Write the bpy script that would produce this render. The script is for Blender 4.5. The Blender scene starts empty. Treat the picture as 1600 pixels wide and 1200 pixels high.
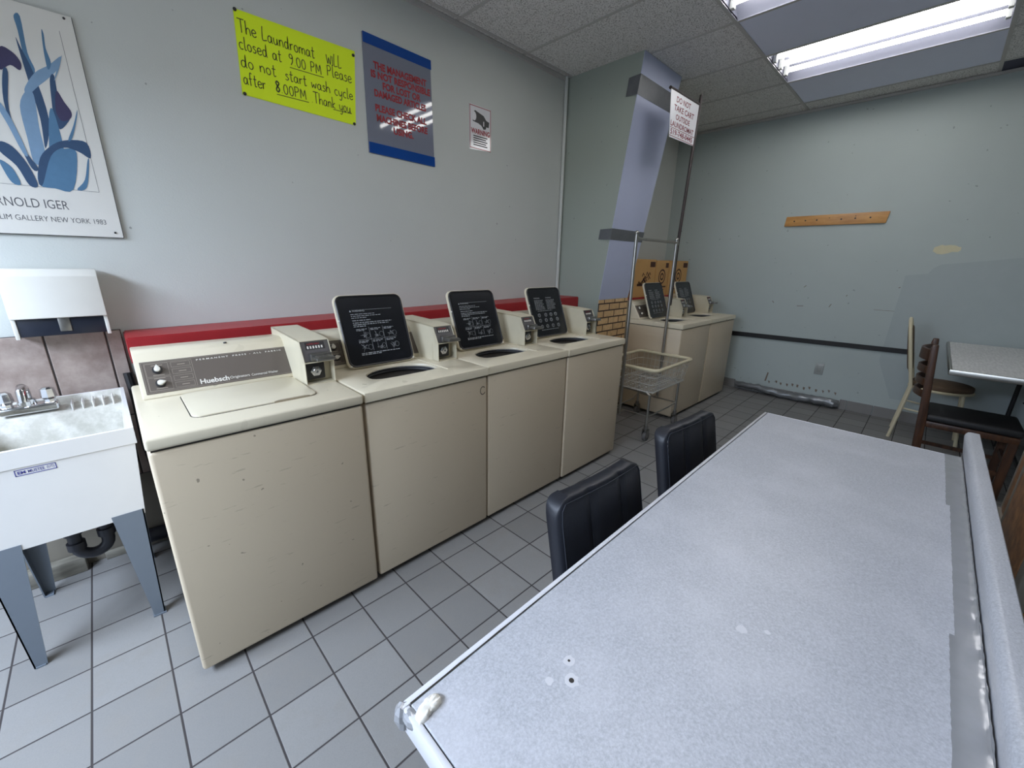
import bpy, bmesh, math, random
from mathutils import Vector, Matrix
random.seed(7)
PI = math.pi
SC = bpy.context.scene
COL = SC.collection

# ------------------------------------------------------------------ camera
CAM = Vector((0.0709, -1.3858, 1.3855))
RT = Vector((0.71270, -0.70125, 0.01778))
DN = Vector((-0.18767, -0.21503, -0.95841))
FW = Vector((0.67590, 0.67972, -0.28485))
FPX = 636.0
cd = bpy.data.cameras.new('camera')
cam = bpy.data.objects.new('camera', cd)
COL.objects.link(cam)
cam.matrix_world = Matrix(((RT.x, -DN.x, -FW.x, CAM.x), (RT.y, -DN.y, -FW.y, CAM.y), (RT.z, -DN.z, -FW.z, CAM.z), (0, 0, 0, 1)))
cd.sensor_width = 36.0
cd.lens = FPX / 1600 * 36
cd.clip_start = 0.02
SC.camera = cam

# ------------------------------------------------------------------ light and exposure
SC.view_settings.view_transform = 'Standard'
SC.view_settings.look = 'None'
SC.view_settings.gamma = 1
SC.view_settings.use_curve_mapping = False
SC.view_settings.exposure = 0.84
TUBE_STRENGTH = 8.5
w = bpy.data.worlds.new('daylight')
SC.world = w
w.use_nodes = True
w.node_tree.nodes['Background'].inputs[0].default_value = (0.70, 0.82, 1.0, 1)
w.node_tree.nodes['Background'].inputs[1].default_value = 1.0
ld = bpy.data.lights.new('shopfront_daylight', 'AREA')
ld.shape = 'RECTANGLE'; ld.size = 0.9; ld.size_y = 2.1
ld.energy = 145; ld.color = (0.68, 0.80, 1.0)
lo = bpy.data.objects.new('shopfront_daylight', ld)
COL.objects.link(lo)
lo.location = (-1.6, -0.15, 2.3); lo.rotation_euler = (0, math.radians(-30), 0)

# ------------------------------------------------------------------ helpers
def s2l(c):
    return tuple((v / 255 / 12.92) if v / 255 <= 0.04045 else ((v / 255 + 0.055) / 1.055) ** 2.4 for v in c) + (1,)

class N:
    def __init__(self, name):
        self.m = bpy.data.materials.new(name); self.m.use_nodes = True
        self.t = self.m.node_tree; self.b = self.t.nodes['Principled BSDF']
    def n(self, typ, **kw):
        nd = self.t.nodes.new(typ)
        for k, v in kw.items():
            if k.startswith('i_'):
                nd.inputs[int(k[2:]) if k[2:].isdigit() else k[2:].replace('_', ' ')].default_value = v
            else: setattr(nd, k, v)
        return nd
    def l(self, a, ai, b, bi): self.t.links.new(a.outputs[ai], b.inputs[bi])
    def math(self, op, a, b=None, c=None):
        nd = self.n('ShaderNodeMath', operation=op)
        for i, v in enumerate((a, b, c)):
            if v is None: continue
            if isinstance(v, (int, float)): nd.inputs[i].default_value = v
            else: self.t.links.new(v, nd.inputs[i])
        return nd.outputs[0]
    def mix(self, f, a, b):
        nd = self.n('ShaderNodeMix', data_type='RGBA')
        for s, v in ((nd.inputs[0], f), (nd.inputs[6], a), (nd.inputs[7], b)):
            if isinstance(v, (int, float)): s.default_value = v
            elif isinstance(v, tuple): s.default_value = v
            else: self.t.links.new(v, s)
        return nd.outputs[2]
    def noise(self, scale, detail=3, rough=0.5, vec=None, dims='3D'):
        nd = self.n('ShaderNodeTexNoise'); nd.noise_dimensions = dims
        nd.inputs['Scale'].default_value = scale; nd.inputs['Detail'].default_value = detail; nd.inputs['Roughness'].default_value = rough
        self.t.links.new(vec if vec is not None else self.co(), nd.inputs['Vector'])
        return nd.outputs[0]
    def co(self):
        if not hasattr(self, '_co'):
            tc = self.n('ShaderNodeTexCoord'); oi = self.n('ShaderNodeObjectInfo')
            ad = self.n('ShaderNodeVectorMath', operation='ADD')
            mu = self.n('ShaderNodeMath', operation='MULTIPLY'); mu.inputs[1].default_value = 31.0
            self.l(oi, 'Random', mu, 0)
            self.l(tc, 'Object', ad, 0); self.t.links.new(mu.outputs[0], ad.inputs[1])
            self._co = ad.outputs[0]
        return self._co
    def obj(self):
        if not hasattr(self, '_ob'): self._ob = self.n('ShaderNodeTexCoord').outputs['Object']
        return self._ob
    def ramp(self, f, lo, hi):
        nd = self.n('ShaderNodeMapRange'); nd.inputs[1].default_value = lo; nd.inputs[2].default_value = hi
        self.t.links.new(f, nd.inputs[0]); return nd.outputs[0]
    def bump(self, h, strength, dist=0.002):
        nd = self.n('ShaderNodeBump'); nd.inputs['Strength'].default_value = strength; nd.inputs['Distance'].default_value = dist
        self.t.links.new(h, nd.inputs['Height']); self.t.links.new(nd.outputs[0], self.b.inputs['Normal'])
    def col(self, s):
        if isinstance(s, tuple): self.b.inputs['Base Color'].default_value = s
        else: self.t.links.new(s, self.b.inputs['Base Color'])
    def set(self, rough=0.5, metal=0, spec=None):
        if isinstance(rough, (int, float)): self.b.inputs['Roughness'].default_value = rough
        else: self.t.links.new(rough, self.b.inputs['Roughness'])
        self.b.inputs['Metallic'].default_value = metal
        if spec is not None: self.b.inputs['Specular IOR Level'].default_value = spec
        return self.m

def simple(name, rgb, rough=0.5, metal=0, var=0.08, scale=12, bump=0, bscale=150, spec=None):
    k = N(name); c = s2l(rgb)
    d = tuple(v * (1 - var) for v in c[:3]) + (1,); e = tuple(min(1, v * (1 + var)) for v in c[:3]) + (1,)
    k.col(k.mix(k.noise(scale, 4, 0.6), d, e))
    if bump: k.bump(k.noise(bscale, 2), bump)
    return k.set(rough, metal, spec)

def tag(o, label=None, cat=None, group=None, kind=None):
    if label: o['label'] = label
    if cat: o['category'] = cat
    if group: o['group'] = group
    if kind: o['kind'] = kind
    return o

def thing(name, label, cat, loc=(0, 0, 0), rz=0, group=None):
    o = bpy.data.objects.new(name, None); COL.objects.link(o)
    o.location = loc; o.rotation_euler = (0, 0, rz); o.empty_display_size = 0.1
    return tag(o, label, cat, group)

class MB:
    def __init__(self): self.bm = bmesh.new()
    def _add(self, verts, faces):
        vs = [self.bm.verts.new(v) for v in verts]
        for f in faces:
            try: self.bm.faces.new([vs[i] for i in f])
            except ValueError: pass
        return vs
    def _merge(self, b):
        me = bpy.data.meshes.new('tmp'); b.to_mesh(me); b.free(); self.bm.from_mesh(me); bpy.data.meshes.remove(me)
    def box(self, x0, x1, y0, y1, z0, z1, bev=0, seg=2, M=None):
        b = bmesh.new()
        V = [(x, y, z) for x in (x0, x1) for y in (y0, y1) for z in (z0, z1)]
        vs = [b.verts.new(v) for v in V]
        for f in ((0, 1, 3, 2), (4, 6, 7, 5), (0, 4, 5, 1), (2, 3, 7, 6), (0, 2, 6, 4), (1, 5, 7, 3)): b.faces.new([vs[i] for i in f])
        if bev: bmesh.ops.bevel(b, geom=list(b.edges), offset=bev, segments=seg, affect='EDGES', profile=0.5)
        if M is not None: bmesh.ops.transform(b, matrix=M, verts=b.verts)
        self._merge(b); return self
    def prism(self, poly, axis, a, b_, bev=0, seg=2, M=None):
        # poly: 2-D points in the plane perpendicular to axis ('x': (y,z), 'y': (x,z), 'z': (x,y))
        b = bmesh.new(); n = len(poly)
        def P(p, t):
            return {'x': (t, p[0], p[1]), 'y': (p[0], t, p[1]), 'z': (p[0], p[1], t)}[axis]
        A = [b.verts.new(P(p, a)) for p in poly]; B = [b.verts.new(P(p, b_)) for p in poly]
        b.faces.new(A); b.faces.new(B[::-1])
        for i in range(n): b.faces.new([A[i], B[i], B[(i + 1) % n], A[(i + 1) % n]])
        bmesh.ops.recalc_face_normals(b, faces=b.faces)
        if bev: bmesh.ops.bevel(b, geom=list(b.edges), offset=bev, segments=seg, affect='EDGES', profile=0.5)
        if M is not None: bmesh.ops.transform(b, matrix=M, verts=b.verts)
        self._merge(b); return self
    def cyl(self, p0, p1, r, r2=None, n=16):
        return self.tube([p0, p1], r, n, r2=r2)
    def tube(self, pts, r, n=8, closed=False, r2=None, radii=None):
        P = [Vector(p) for p in pts]; m = len(P)
        rad = radii or [r if r2 is None else r + (r2 - r) * i / (m - 1) for i in range(m)]
        def tan(i):
            if closed: d = P[(i + 1) % m] - P[i - 1]
            elif i == 0: d = P[1] - P[0]
            elif i == m - 1: d = P[-1] - P[-2]
            else: d = (P[i + 1] - P[i]).normalized() + (P[i] - P[i - 1]).normalized()
            return d.normalized()
        t = tan(0); u = t.orthogonal().normalized(); rings = []
        for i in range(m):
            t2 = tan(i); q = t.rotation_difference(t2); u = (q @ u).normalized(); t = t2
            v = t.cross(u)
            k = 1.0
            rings.append([self.bm.verts.new(P[i] + (u * math.cos(2 * PI * j / n) + v * math.sin(2 * PI * j / n)) * rad[i] * k) for j in range(n)])
        for i in range(m if closed else m - 1):
            A = rings[i]; B = rings[(i + 1) % m]
            for j in range(n): self.bm.faces.new([A[j], A[(j + 1) % n], B[(j + 1) % n], B[j]])
        if not closed:
            self.bm.faces.new(rings[0][::-1]); self.bm.faces.new(rings[-1])
        return self
    def lathe(self, prof, c=(0, 0, 0), n=24, M=None):
        b = bmesh.new(); rings = []
        for r, z in prof:
            rings.append([b.verts.new((c[0] + r * math.cos(2 * PI * j / n), c[1] + r * math.sin(2 * PI * j / n), c[2] + z)) for j in range(n)])
        for A, B in zip(rings, rings[1:]):
            for j in range(n): b.faces.new([A[j], A[(j + 1) % n], B[(j + 1) % n], B[j]])
        b.faces.new(rings[0][::-1]); b.faces.new(rings[-1])
        if M is not None: bmesh.ops.transform(b, matrix=M, verts=b.verts)
        self._merge(b); return self
    def poly(self, pts):
        self._add(pts, [list(range(len(pts)))]); return self
    def sphere(self, c, r, n=12, sc=(1, 1, 1)):
        b = bmesh.new(); bmesh.ops.create_uvsphere(b, u_segments=n, v_segments=max(6, n // 2), radius=r)
        bmesh.ops.transform(b, matrix=Matrix.Translation(c) @ Matrix.Diagonal((*sc, 1)), verts=b.verts)
        self._merge(b); return self
    def ribbon(self, pts, width, nrm):
        # flat stroke of given width lying in the plane with normal nrm
        P = [Vector(p) for p in pts]; nr = Vector(nrm).normalized(); L = []; R = []
        for i in range(len(P)):
            d = (P[min(i + 1, len(P) - 1)] - P[max(i - 1, 0)])
            if d.length < 1e-9: d = Vector((1, 0, 0))
            s = d.normalized().cross(nr) * width / 2
            L.append(self.bm.verts.new(P[i] + s)); R.append(self.bm.verts.new(P[i] - s))
        for i in range(len(P) - 1): self.bm.faces.new([L[i], L[i + 1], R[i + 1], R[i]])
        return self
    def text(self, s, o, xd, yd, width=None, height=None, thick=0.0):
        # text fitted in a box whose lower-left corner is o, x axis xd, y axis yd (unit vectors)
        me = text_mesh(s, thick)
        xs = [v.co.x for v in me.vertices]; ys = [v.co.y for v in me.vertices]
        x0, x1, y0, y1 = min(xs), max(xs), min(ys), max(ys)
        sy = height / (y1 - y0) if height else None
        sx = width / (x1 - x0) if width else sy
        if sy is None: sy = sx
        o = Vector(o); xd = Vector(xd); yd = Vector(yd)
        self._add([o + xd * ((v.co.x - x0) * sx) + yd * ((v.co.y - y0) * sy) for v in me.vertices], [list(p.vertices) for p in me.polygons])
        return self
    def xf(self, M): bmesh.ops.transform(self.bm, matrix=M, verts=self.bm.verts); return self
    def build(self, name, mat, parent=None, smooth=True, norm=False, angle=35):
        if norm: bmesh.ops.recalc_face_normals(self.bm, faces=self.bm.faces)
        me = bpy.data.meshes.new(name); self.bm.to_mesh(me); self.bm.free()
        me.materials.append(mat)
        if smooth:
            me.polygons.foreach_set('use_smooth', [True] * len(me.polygons)); me.set_sharp_from_angle(angle=math.radians(angle))
        o = bpy.data.objects.new(name, me); COL.objects.link(o)
        if parent: o.parent = parent
        return o

_tm = {}
def text_mesh(s, thick=0.0):
    if (s, thick) in _tm: return _tm[(s, thick)]
    cu = bpy.data.curves.new('glyphs', 'FONT'); cu.body = s; cu.resolution_u = 3; cu.offset = thick
    ob = bpy.data.objects.new('glyphs', cu); COL.objects.link(ob)
    dg = bpy.context.evaluated_depsgraph_get(); dg.update()
    me = bpy.data.meshes.new_from_object(ob.evaluated_get(dg))
    bpy.data.objects.remove(ob); bpy.data.curves.remove(cu)
    _tm[(s, thick)] = me
    return me

def copy_tree(o, parent=None):
    c = o.copy(); COL.objects.link(c)
    if parent is not None: c.parent = parent
    for ch in list(o.children): copy_tree(ch, c)
    return c

def on(px, py, axis, val):
    # the point of the plane (axis = val) that the photograph shows at a pixel
    d = RT * ((px - 800) / FPX) + DN * ((py - 600) / FPX) + FW
    t = (val - CAM[axis]) / d[axis]
    return CAM + d * t

def arc(cx, cy, rx, ry, a0, a1, n=10):
    return [(cx + rx * math.cos(math.radians(a0 + (a1 - a0) * i / n)), cy + ry * math.sin(math.radians(a0 + (a1 - a0) * i / n))) for i in range(n + 1)]

# ------------------------------------------------------------------ materials
def wall_mat(name, rgb, marks=0.0):
    k = N(name); c = s2l(rgb)
    a = tuple(v * 0.94 for v in c[:3]) + (1,); b = tuple(v * 1.05 for v in c[:3]) + (1,)
    base = k.mix(k.noise(1.6, 4), a, b)
    if marks:
        sp = k.ramp(k.noise(30, 1), 0.775, 0.79)
        base = k.mix(k.math('MULTIPLY', sp, marks), base, s2l((80, 82, 80)))
    k.col(base)
    k.bump(k.noise(170, 3), 0.25, 0.002)
    return k.set(0.55, spec=0.3)
M_wall = wall_mat('sage_wall_paint', (198, 201, 196), 0.5)
M_pillar = wall_mat('sage_wall_paint_shaded', (160, 168, 158), 0.3)  # greener, with the shade on the pillar's side put into a darker tone
M_backwall = wall_mat('sage_wall_paint_scuffed', (175, 185, 183), 0.4)
M_patch = simple('darker_wall_colour', (164, 174, 174), 0.5, var=0.04, bump=0.2, bscale=170)

def floor_mat():
    k = N('grey_floor_tile')
    sx = k.n('ShaderNodeSeparateXYZ'); k.t.links.new(k.obj(), sx.inputs[0])
    def line(o):
        f = k.math('FRACT', k.math('DIVIDE', o, 0.2))
        return k.math('ABSOLUTE', k.math('SUBTRACT', f, 0.5))
    ex, ey = line(sx.outputs[0]), line(sx.outputs[1])
    e = k.math('MAXIMUM', ex, ey)
    g = k.ramp(e, 0.484, 0.490)
    cb = k.n('ShaderNodeCombineXYZ')
    for i in (0, 1): k.t.links.new(k.math('FLOOR', k.math('DIVIDE', sx.outputs[i], 0.2)), cb.inputs[i])
    wn = k.n('ShaderNodeTexWhiteNoise'); k.t.links.new(cb.outputs[0], wn.inputs['Vector'])
    tile = k.mix(wn.outputs[0], s2l((121, 120, 118)), s2l((134, 133, 131)))
    tile = k.mix(k.math('MULTIPLY', k.ramp(k.noise(9, 5, 0.65), 0.5, 0.75), 0.5), tile, s2l((128, 124, 118)))
    tile = k.mix(k.math('MULTIPLY', k.ramp(k.noise(420, 2), 0.45, 0.62), 0.18), tile, s2l((105, 105, 105)))
    k.col(k.mix(g, tile, s2l((58, 54, 54))))
    h = k.math('SUBTRACT', 1.0, k.ramp(e, 0.480, 0.492))
    h = k.math('ADD', h, k.math('MULTIPLY', k.noise(160, 2), 0.06))
    k.bump(h, 0.6, 0.003)
    r = k.math('ADD', k.math('MULTIPLY', g, 0.4), 0.48)
    return k.set(r, spec=0.35)
M_floor = floor_mat()

def ceil_mat():
    k = N('mineral_fibre_ceiling_tile')
    pit = k.ramp(k.noise(150, 4, 0.65), 0.52, 0.60)
    base = k.mix(k.noise(2.0, 3), s2l((226, 225, 222)), s2l((233, 232, 229)))
    k.col(k.mix(k.math('MULTIPLY', pit, 0.8), base, s2l((120, 116, 108))))
    k.bump(k.math('SUBTRACT', 1.0, pit), 0.35, 0.002)
    return k.set(0.9, spec=0.1)
M_ceil = ceil_mat()
M_smoothpanel = simple('smooth_ceiling_panel', (226, 231, 248), 0.75, var=0.02)  # pale blue also carries the glow of the tubes beside it
M_grid = simple('ceiling_grid_enamel', (186, 184, 180), 0.5, var=0.03)
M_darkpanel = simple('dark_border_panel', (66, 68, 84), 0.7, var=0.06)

def enamel(name, rgb, rough=0.3, scuff=0.55):
    k = N(name); c = s2l(rgb)
    a = tuple(v * 0.95 for v in c[:3]) + (1,)
    base = k.mix(k.noise(3, 4), a, c)
    mp = k.n('ShaderNodeMapping'); mp.inputs['Scale'].default_value = (11, 11, 90); mp.inputs['Rotation'].default_value = (0, 0.12, 0)
    k.t.links.new(k.co(), mp.inputs[0])
    sc = k.ramp(k.noise(1.0, 3, 0.6, mp.outputs[0]), 0.665, 0.72)
    base = k.mix(k.math('MULTIPLY', sc, scuff * 0.6), base, s2l((112, 104, 88)))
    sp = k.ramp(k.noise(44, 1), 0.785, 0.80)
    base = k.mix(k.math('MULTIPLY', sp, scuff), base, s2l((58, 50, 42)))
    k.col(base)
    return k.set(k.math('ADD', k.math('MULTIPLY', k.noise(14, 3), 0.12), rough), spec=0.5)
M_cream = enamel('cream_enamel_cabinet', (200, 185, 160), 0.33)
M_creamtop = enamel('cream_enamel_top', (214, 204, 180), 0.24, 0.3)
M_creambox = simple('cream_steel_box', (206, 197, 172), 0.38, var=0.05, scale=20)
M_notch = simple('shadowy_tan_edge', (150, 138, 116), 0.5)
M_lidrim = simple('cream_lid_enamel', (212, 203, 180), 0.28, var=0.04)
M_liner = simple('black_glossy_liner', (20, 22, 27), 0.22, var=0.25, scale=7, spec=0.5)
M_print = simple('white_print', (150, 154, 156), 0.6, var=0.1)
M_brown = simple('brown_control_panel', (92, 83, 75), 0.42, var=0.05)
M_darkline = simple('dark_brown_line', (42, 38, 34), 0.5)
M_whiteprint = simple('white_lettering', (226, 222, 212), 0.55, var=0.03)
M_panelline = simple('tan_panel_line', (158, 148, 134), 0.55, var=0.03)
M_redprint = simple('red_lettering', (150, 14, 28), 0.5, var=0.06)
M_chrome = simple('chrome', (205, 206, 208), 0.16, 1.0, var=0.04)
M_plategrey = simple('grey_coin_plate', (96, 94, 94), 0.35, 0.6, var=0.1)
M_steel = simple('dull_steel', (150, 148, 144), 0.36, 1.0, var=0.12, scale=30)
M_zinc = simple('zinc_plated_tube', (172, 170, 164), 0.3, 1.0, var=0.1, scale=30)
M_wire = simple('bright_coated_wire', (200, 198, 190), 0.35, 0.3, var=0.04)
M_drum = simple('washer_tub_interior', (196, 196, 200), 0.35, 0.15, var=0.06)
M_black = simple('black_rubber', (22, 22, 24), 0.55, var=0.2)
M_knob = simple('pale_knob_plastic', (222, 218, 206), 0.35, var=0.02)
M_darkplastic = simple('dark_plastic', (34, 33, 34), 0.4, var=0.1)
M_red = simple('red_gloss_paint', (158, 36, 42), 0.42, var=0.10, scale=8, bump=0.08, bscale=60)
M_tub = simple('white_sink_plastic', (216, 215, 212), 0.42, var=0.03)
def tubin():
    k = N('stained_sink_basin')
    base = k.mix(k.ramp(k.noise(18, 5, 0.7), 0.4, 0.7), s2l((190, 188, 178)), s2l((222, 220, 212)))
    k.col(base); return k.set(0.5)
M_tubin = tubin()
M_blueprint = simple('blue_stamp_ink', (64, 66, 140), 0.6, var=0.1)
M_leggrey = simple('grey_painted_steel_leg', (108, 117, 127), 0.42, var=0.05)
M_white = simple('white_enamel_cover', (216, 214, 206), 0.4, var=0.04)
M_offwhite = simple('offwhite_trim', (202, 204, 200), 0.5, var=0.03)
M_paper = simple('poster_paper', (214, 212, 205), 0.6, var=0.02)
M_ink = simple('grey_poster_lettering', (92, 92, 96), 0.6, var=0.05)
M_marker = simple('black_marker_ink', (48, 58, 24), 0.6, var=0.1)
M_neon = simple('fluorescent_yellow_board', (226, 250, 18), 0.65, var=0.02)
M_signgrey = simple('grey_acrylic_sign', (122, 126, 140), 0.035, var=0.02, spec=0.5)
M_signblue = simple('blue_sign_band', (12, 68, 146), 0.07, var=0.03)
M_signwhite = simple('white_plastic_sign', (226, 224, 226), 0.10, var=0.02)
M_plate = simple('white_sign_plate', (232, 232, 236), 0.35, var=0.02)
M_maroon = simple('maroon_lettering', (128, 34, 50), 0.5, var=0.1)
M_lav = simple('lavender_pillar_facing', (182, 189, 214), 0.5, var=0.03, scale=4, bump=0.1)
def duct():
    k = N('grey_duct_tape')
    k.col(k.mix(k.noise(14, 5, 0.6), s2l((84, 88, 90)), s2l((112, 114, 118))))
    k.bump(k.noise(40, 4, 0.6), 0.35, 0.004); return k.set(0.4, 0.1)
M_duct = duct()
def brickm():
    k = N('tan_brick_pattern')
    sx = k.n('ShaderNodeSeparateXYZ'); k.t.links.new(k.obj(), sx.inputs[0])
    cb = k.n('ShaderNodeCombineXYZ'); k.t.links.new(sx.outputs[0], cb.inputs[0]); k.t.links.new(sx.outputs[2], cb.inputs[1])
    br = k.n('ShaderNodeTexBrick'); k.t.links.new(cb.outputs[0], br.inputs[0])
    br.inputs['Color1'].default_value = s2l((226, 190, 140)); br.inputs['Color2'].default_value = s2l((208, 170, 122)); br.inputs['Mortar'].default_value = s2l((44, 24, 22))
    br.inputs['Scale'].default_value = 1.0; br.inputs['Brick Width'].default_value = 0.17; br.inputs['Row Height'].default_value = 0.062; br.inputs['Mortar Size'].default_value = 0.006
    br.inputs['Mortar Smooth'].default_value = 0.1
    k.col(k.mix(k.math('MULTIPLY', k.ramp(k.noise(30, 4), 0.45, 0.75), 0.35), br.outputs[0], s2l((120, 84, 54))))
    return k.set(0.6)
M_brick = brickm()
def slate():
    k = N('taupe_slate_wall_tile')
    k.col(k.mix(k.ramp(k.noise(9, 6, 0.65), 0.35, 0.7), s2l((138, 122, 114)), s2l((178, 164, 154))))
    k.bump(k.noise(25, 4), 0.2); return k.set(0.55)
M_slate = slate()
M_grout = simple('dark_tile_joint', (66, 60, 58), 0.8)
M_basetile = simple('grey_base_tile', (126, 124, 122), 0.5, var=0.08)
def laminate():
    k = N('mottled_grey_laminate')
    a = k.mix(k.ramp(k.noise(230, 4, 0.75), 0.34, 0.68), s2l((166, 168, 174)), s2l((196, 198, 204)))
    a = k.mix(k.math('MULTIPLY', k.ramp(k.noise(5, 5, 0.6), 0.46, 0.72), 0.42), a, s2l((210, 210, 216)))
    k.col(a); return k.set(0.33, spec=0.4)
M_lam = laminate()
M_edge = simple('pale_edge_banding', (206, 206, 210), 0.35, var=0.04, scale=30)
M_silver = simple('silver_tape', (166, 167, 170), 0.2, 0.35, var=0.12, scale=24, bump=0.12, bscale=45)
M_filler = simple('off_white_filler', (232, 228, 218), 0.6, var=0.05, scale=30, bump=0.5, bscale=60)
M_leather = simple('black_leatherette', (22, 25, 34), 0.45, var=0.12, scale=40, bump=0.12, bscale=400)
M_stitch = simple('dark_stitch_thread', (34, 38, 48), 0.7)
def woodm(name, a, b, sc=(40, 6, 6)):
    k = N(name); mp = k.n('ShaderNodeMapping'); mp.inputs['Scale'].default_value = sc
    k.t.links.new(k.co(), mp.inputs[0])
    k.col(k.mix(k.ramp(k.noise(1.0, 5, 0.6, mp.outputs[0]), 0.35, 0.68), s2l(a), s2l(b))); return k.set(0.4)
M_pine = woodm('honey_pine', (178, 126, 70), (204, 154, 92), (30, 5, 30))
M_darkwood = woodm('walnut_stained_wood', (52, 32, 20), (84, 53, 33), (40, 40, 5))
M_brownpanel = woodm('brown_leatherette_panel', (112, 72, 40), (172, 122, 74), (26, 26, 26))
M_greyrim = simple('taupe_chair_rim', (128, 122, 112), 0.5, var=0.06)
M_cardboard = simple('cardboard', (200, 156, 98), 0.8, var=0.08, scale=9)
M_cardprint = simple('brown_carton_print', (74, 46, 34), 0.8, var=0.1)
M_creamtube = simple('cream_painted_tube', (206, 196, 166), 0.35, var=0.04)
M_uphol = simple('brown_upholstery', (96, 78, 60), 0.75, var=0.12, scale=30)
M_wrap = simple('silver_plastic_wrap', (128, 130, 132), 0.22, 0.45, var=0.25, scale=18, bump=0.6, bscale=26)
M_rust = simple('rust_stain', (120, 104, 92), 0.8, var=0.15)
M_bare = simple('bare_plaster', (206, 200, 168), 0.8, var=0.06, scale=30)
M_timber = woodm('weathered_skirting_timber', (112, 108, 98), (150, 146, 134), (6, 30, 30))
M_pipe = simple('dark_waste_pipe', (44, 46, 54), 0.4, var=0.15)
M_fixture = simple('reflector_enamel', (132, 134, 148), 0.4, var=0.02)
M_outlet = simple('outlet_plate', (158, 162, 160), 0.3, var=0.02)
M_asphalt = simple('pavement', (120, 120, 122), 0.9, var=0.1)
k = N('fluorescent_tube'); k.b.inputs['Base Color'].default_value = (1, 1, 1, 1)
k.b.inputs['Emission Color'].default_value = (1.0, 0.985, 0.955, 1); k.b.inputs['Emission Strength'].default_value = TUBE_STRENGTH
M_tubelight = k.set(0.4)
k = N('window_glass'); tr = k.n('ShaderNodeBsdfTransparent'); gl = k.n('ShaderNodeBsdfGlossy'); gl.inputs['Roughness'].default_value = 0.02
mx = k.n('ShaderNodeMixShader'); mx.inputs[0].default_value = 0.05; k.l(tr, 0, mx, 1); k.l(gl, 0, mx, 2)
k.l(mx, 0, k.t.nodes['Material Output'], 0); M_glass = k.m

# ------------------------------------------------------------------ room shell
XB, YW, YR, XF, ZC = 5.29, 1.127, -3.7, -1.05, 2.857
def struct(mb, name, mat, parent=None, **kw):
    o = mb.build(name, mat, parent, **kw)
    if parent is None: o['kind'] = 'structure'
    return o
struct(MB().box(XF - 0.15, XB + 0.15, YR - 0.15, YW + 0.15, -0.12, 0), 'floor', M_floor, smooth=False)
struct(MB().box(XF, XB + 0.15, YW, YW + 0.15, 0, ZC + 0.3), 'wall_left', M_wall, smooth=False)
wb = struct(MB().box(XB, XB + 0.15, YR, YW, 0, ZC + 0.3), 'wall_back', M_backwall, smooth=False)
struct(MB().box(XF, XB + 0.15, YR - 0.15, YR, 0, ZC + 0.3), 'wall_right', M_wall, smooth=False)
# shop front behind the camera: low wall, header and glazing
WY0, WY1, WZ0, WZ1 = -1.3, 0.95, 0.06, 2.15
f = MB()
f.box(XF - 0.15, XF, YR, WY0, 0, ZC + 0.3).box(XF - 0.15, XF, WY1, YW, 0, ZC + 0.3)
f.box(XF - 0.15, XF, WY0, WY1, 0, WZ0).box(XF - 0.15, XF, WY0, WY1, WZ1, ZC + 0.3)
struct(f, 'wall_front', M_wall, smooth=False)
f = MB()
for y in (WY0, -0.2, WY1 - 0.05): f.box(XF - 0.12, XF - 0.04, y, y + 0.05, WZ0, WZ1)
for z in (WZ0, WZ1 - 0.05): f.box(XF - 0.12, XF - 0.04, WY0, WY1, z, z + 0.05)
win = struct(f, 'window_1', M_steel, smooth=False)
MB().box(XF - 0.085, XF - 0.08, WY0 + 0.02, WY1 - 0.02, WZ0 + 0.02, WZ1 - 0.02).build('window_pane', M_glass, win, smooth=False)

# ceiling: tiles in a 0.61 x 1.22 m grid, open where the two troffers are set in
gx = [2.0 + 0.61 * i for i in range(-6, 6)]; gx = [XF] + [x for x in gx if XF + 0.05 < x < XB - 0.02] + [XB]
gy = [YR, -2.59, -1.37, -0.15, 1.075, YW]
troff = [(2.61, -1.37), (3.83, -1.37), (1.39, -1.37), (0.17, -1.37)]
c = MB(); sp = MB(); dk = MB()
for i in range(len(gx) - 1):
    for j in range(len(gy) - 1):
        x0, x1, y0, y1 = gx[i], gx[i + 1], gy[j], gy[j + 1]
        if any(abs(x0 - a) < 0.02 and abs(y0 - b) < 0.02 for a, b in troff): continue
        t = c
        if abs(y0 + 1.37) < 0.02 and (abs(x0 - 3.22) < 0.02 or abs(x0 - 4.44) < 0.02): t = sp
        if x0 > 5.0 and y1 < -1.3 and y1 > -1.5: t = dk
        t.box(x0, x1, y0, y1, ZC, ZC + 0.02)
ce = struct(c, 'ceiling', M_ceil, smooth=False)
sp.build('smooth_panel', M_smoothpanel, ce, smooth=False)
dk.build('dark_panel', M_darkpanel, ce, smooth=False)
MB().box(XF - 0.15, XB + 0.15, YR - 0.15, YW + 0.15, ZC + 0.3, ZC + 0.35).build('roof_deck', M_grid, ce, smooth=False)
g = MB()
for x in gx[1:-1]: g.box(x - 0.011, x + 0.011, YR, YW, ZC - 0.004, ZC + 0.001)
for y in gy[1:-1]: g.box(XF, XB, y - 0.011, y + 0.011, ZC - 0.0045, ZC + 0.0005)
struct(g, 'trim_1', M_grid, smooth=False)
g = MB().box(XF, 3.15, YW - 0.018, YW, ZC - 0.028, ZC - 0.004).box(XB - 0.018, XB, YR, YW, ZC - 0.024, ZC - 0.004)
struct(g, 'trim_2', M_grid, smooth=False)
# conduit in the corner beside the pillar
o = MB().cyl((3.125, YW - 0.016, 1.1), (3.125, YW - 0.016, ZC), 0.015, n=12).build('conduit', M_wall)
tag(o, 'thin painted vertical conduit in the corner between wall and pillar', 'conduit')

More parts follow.
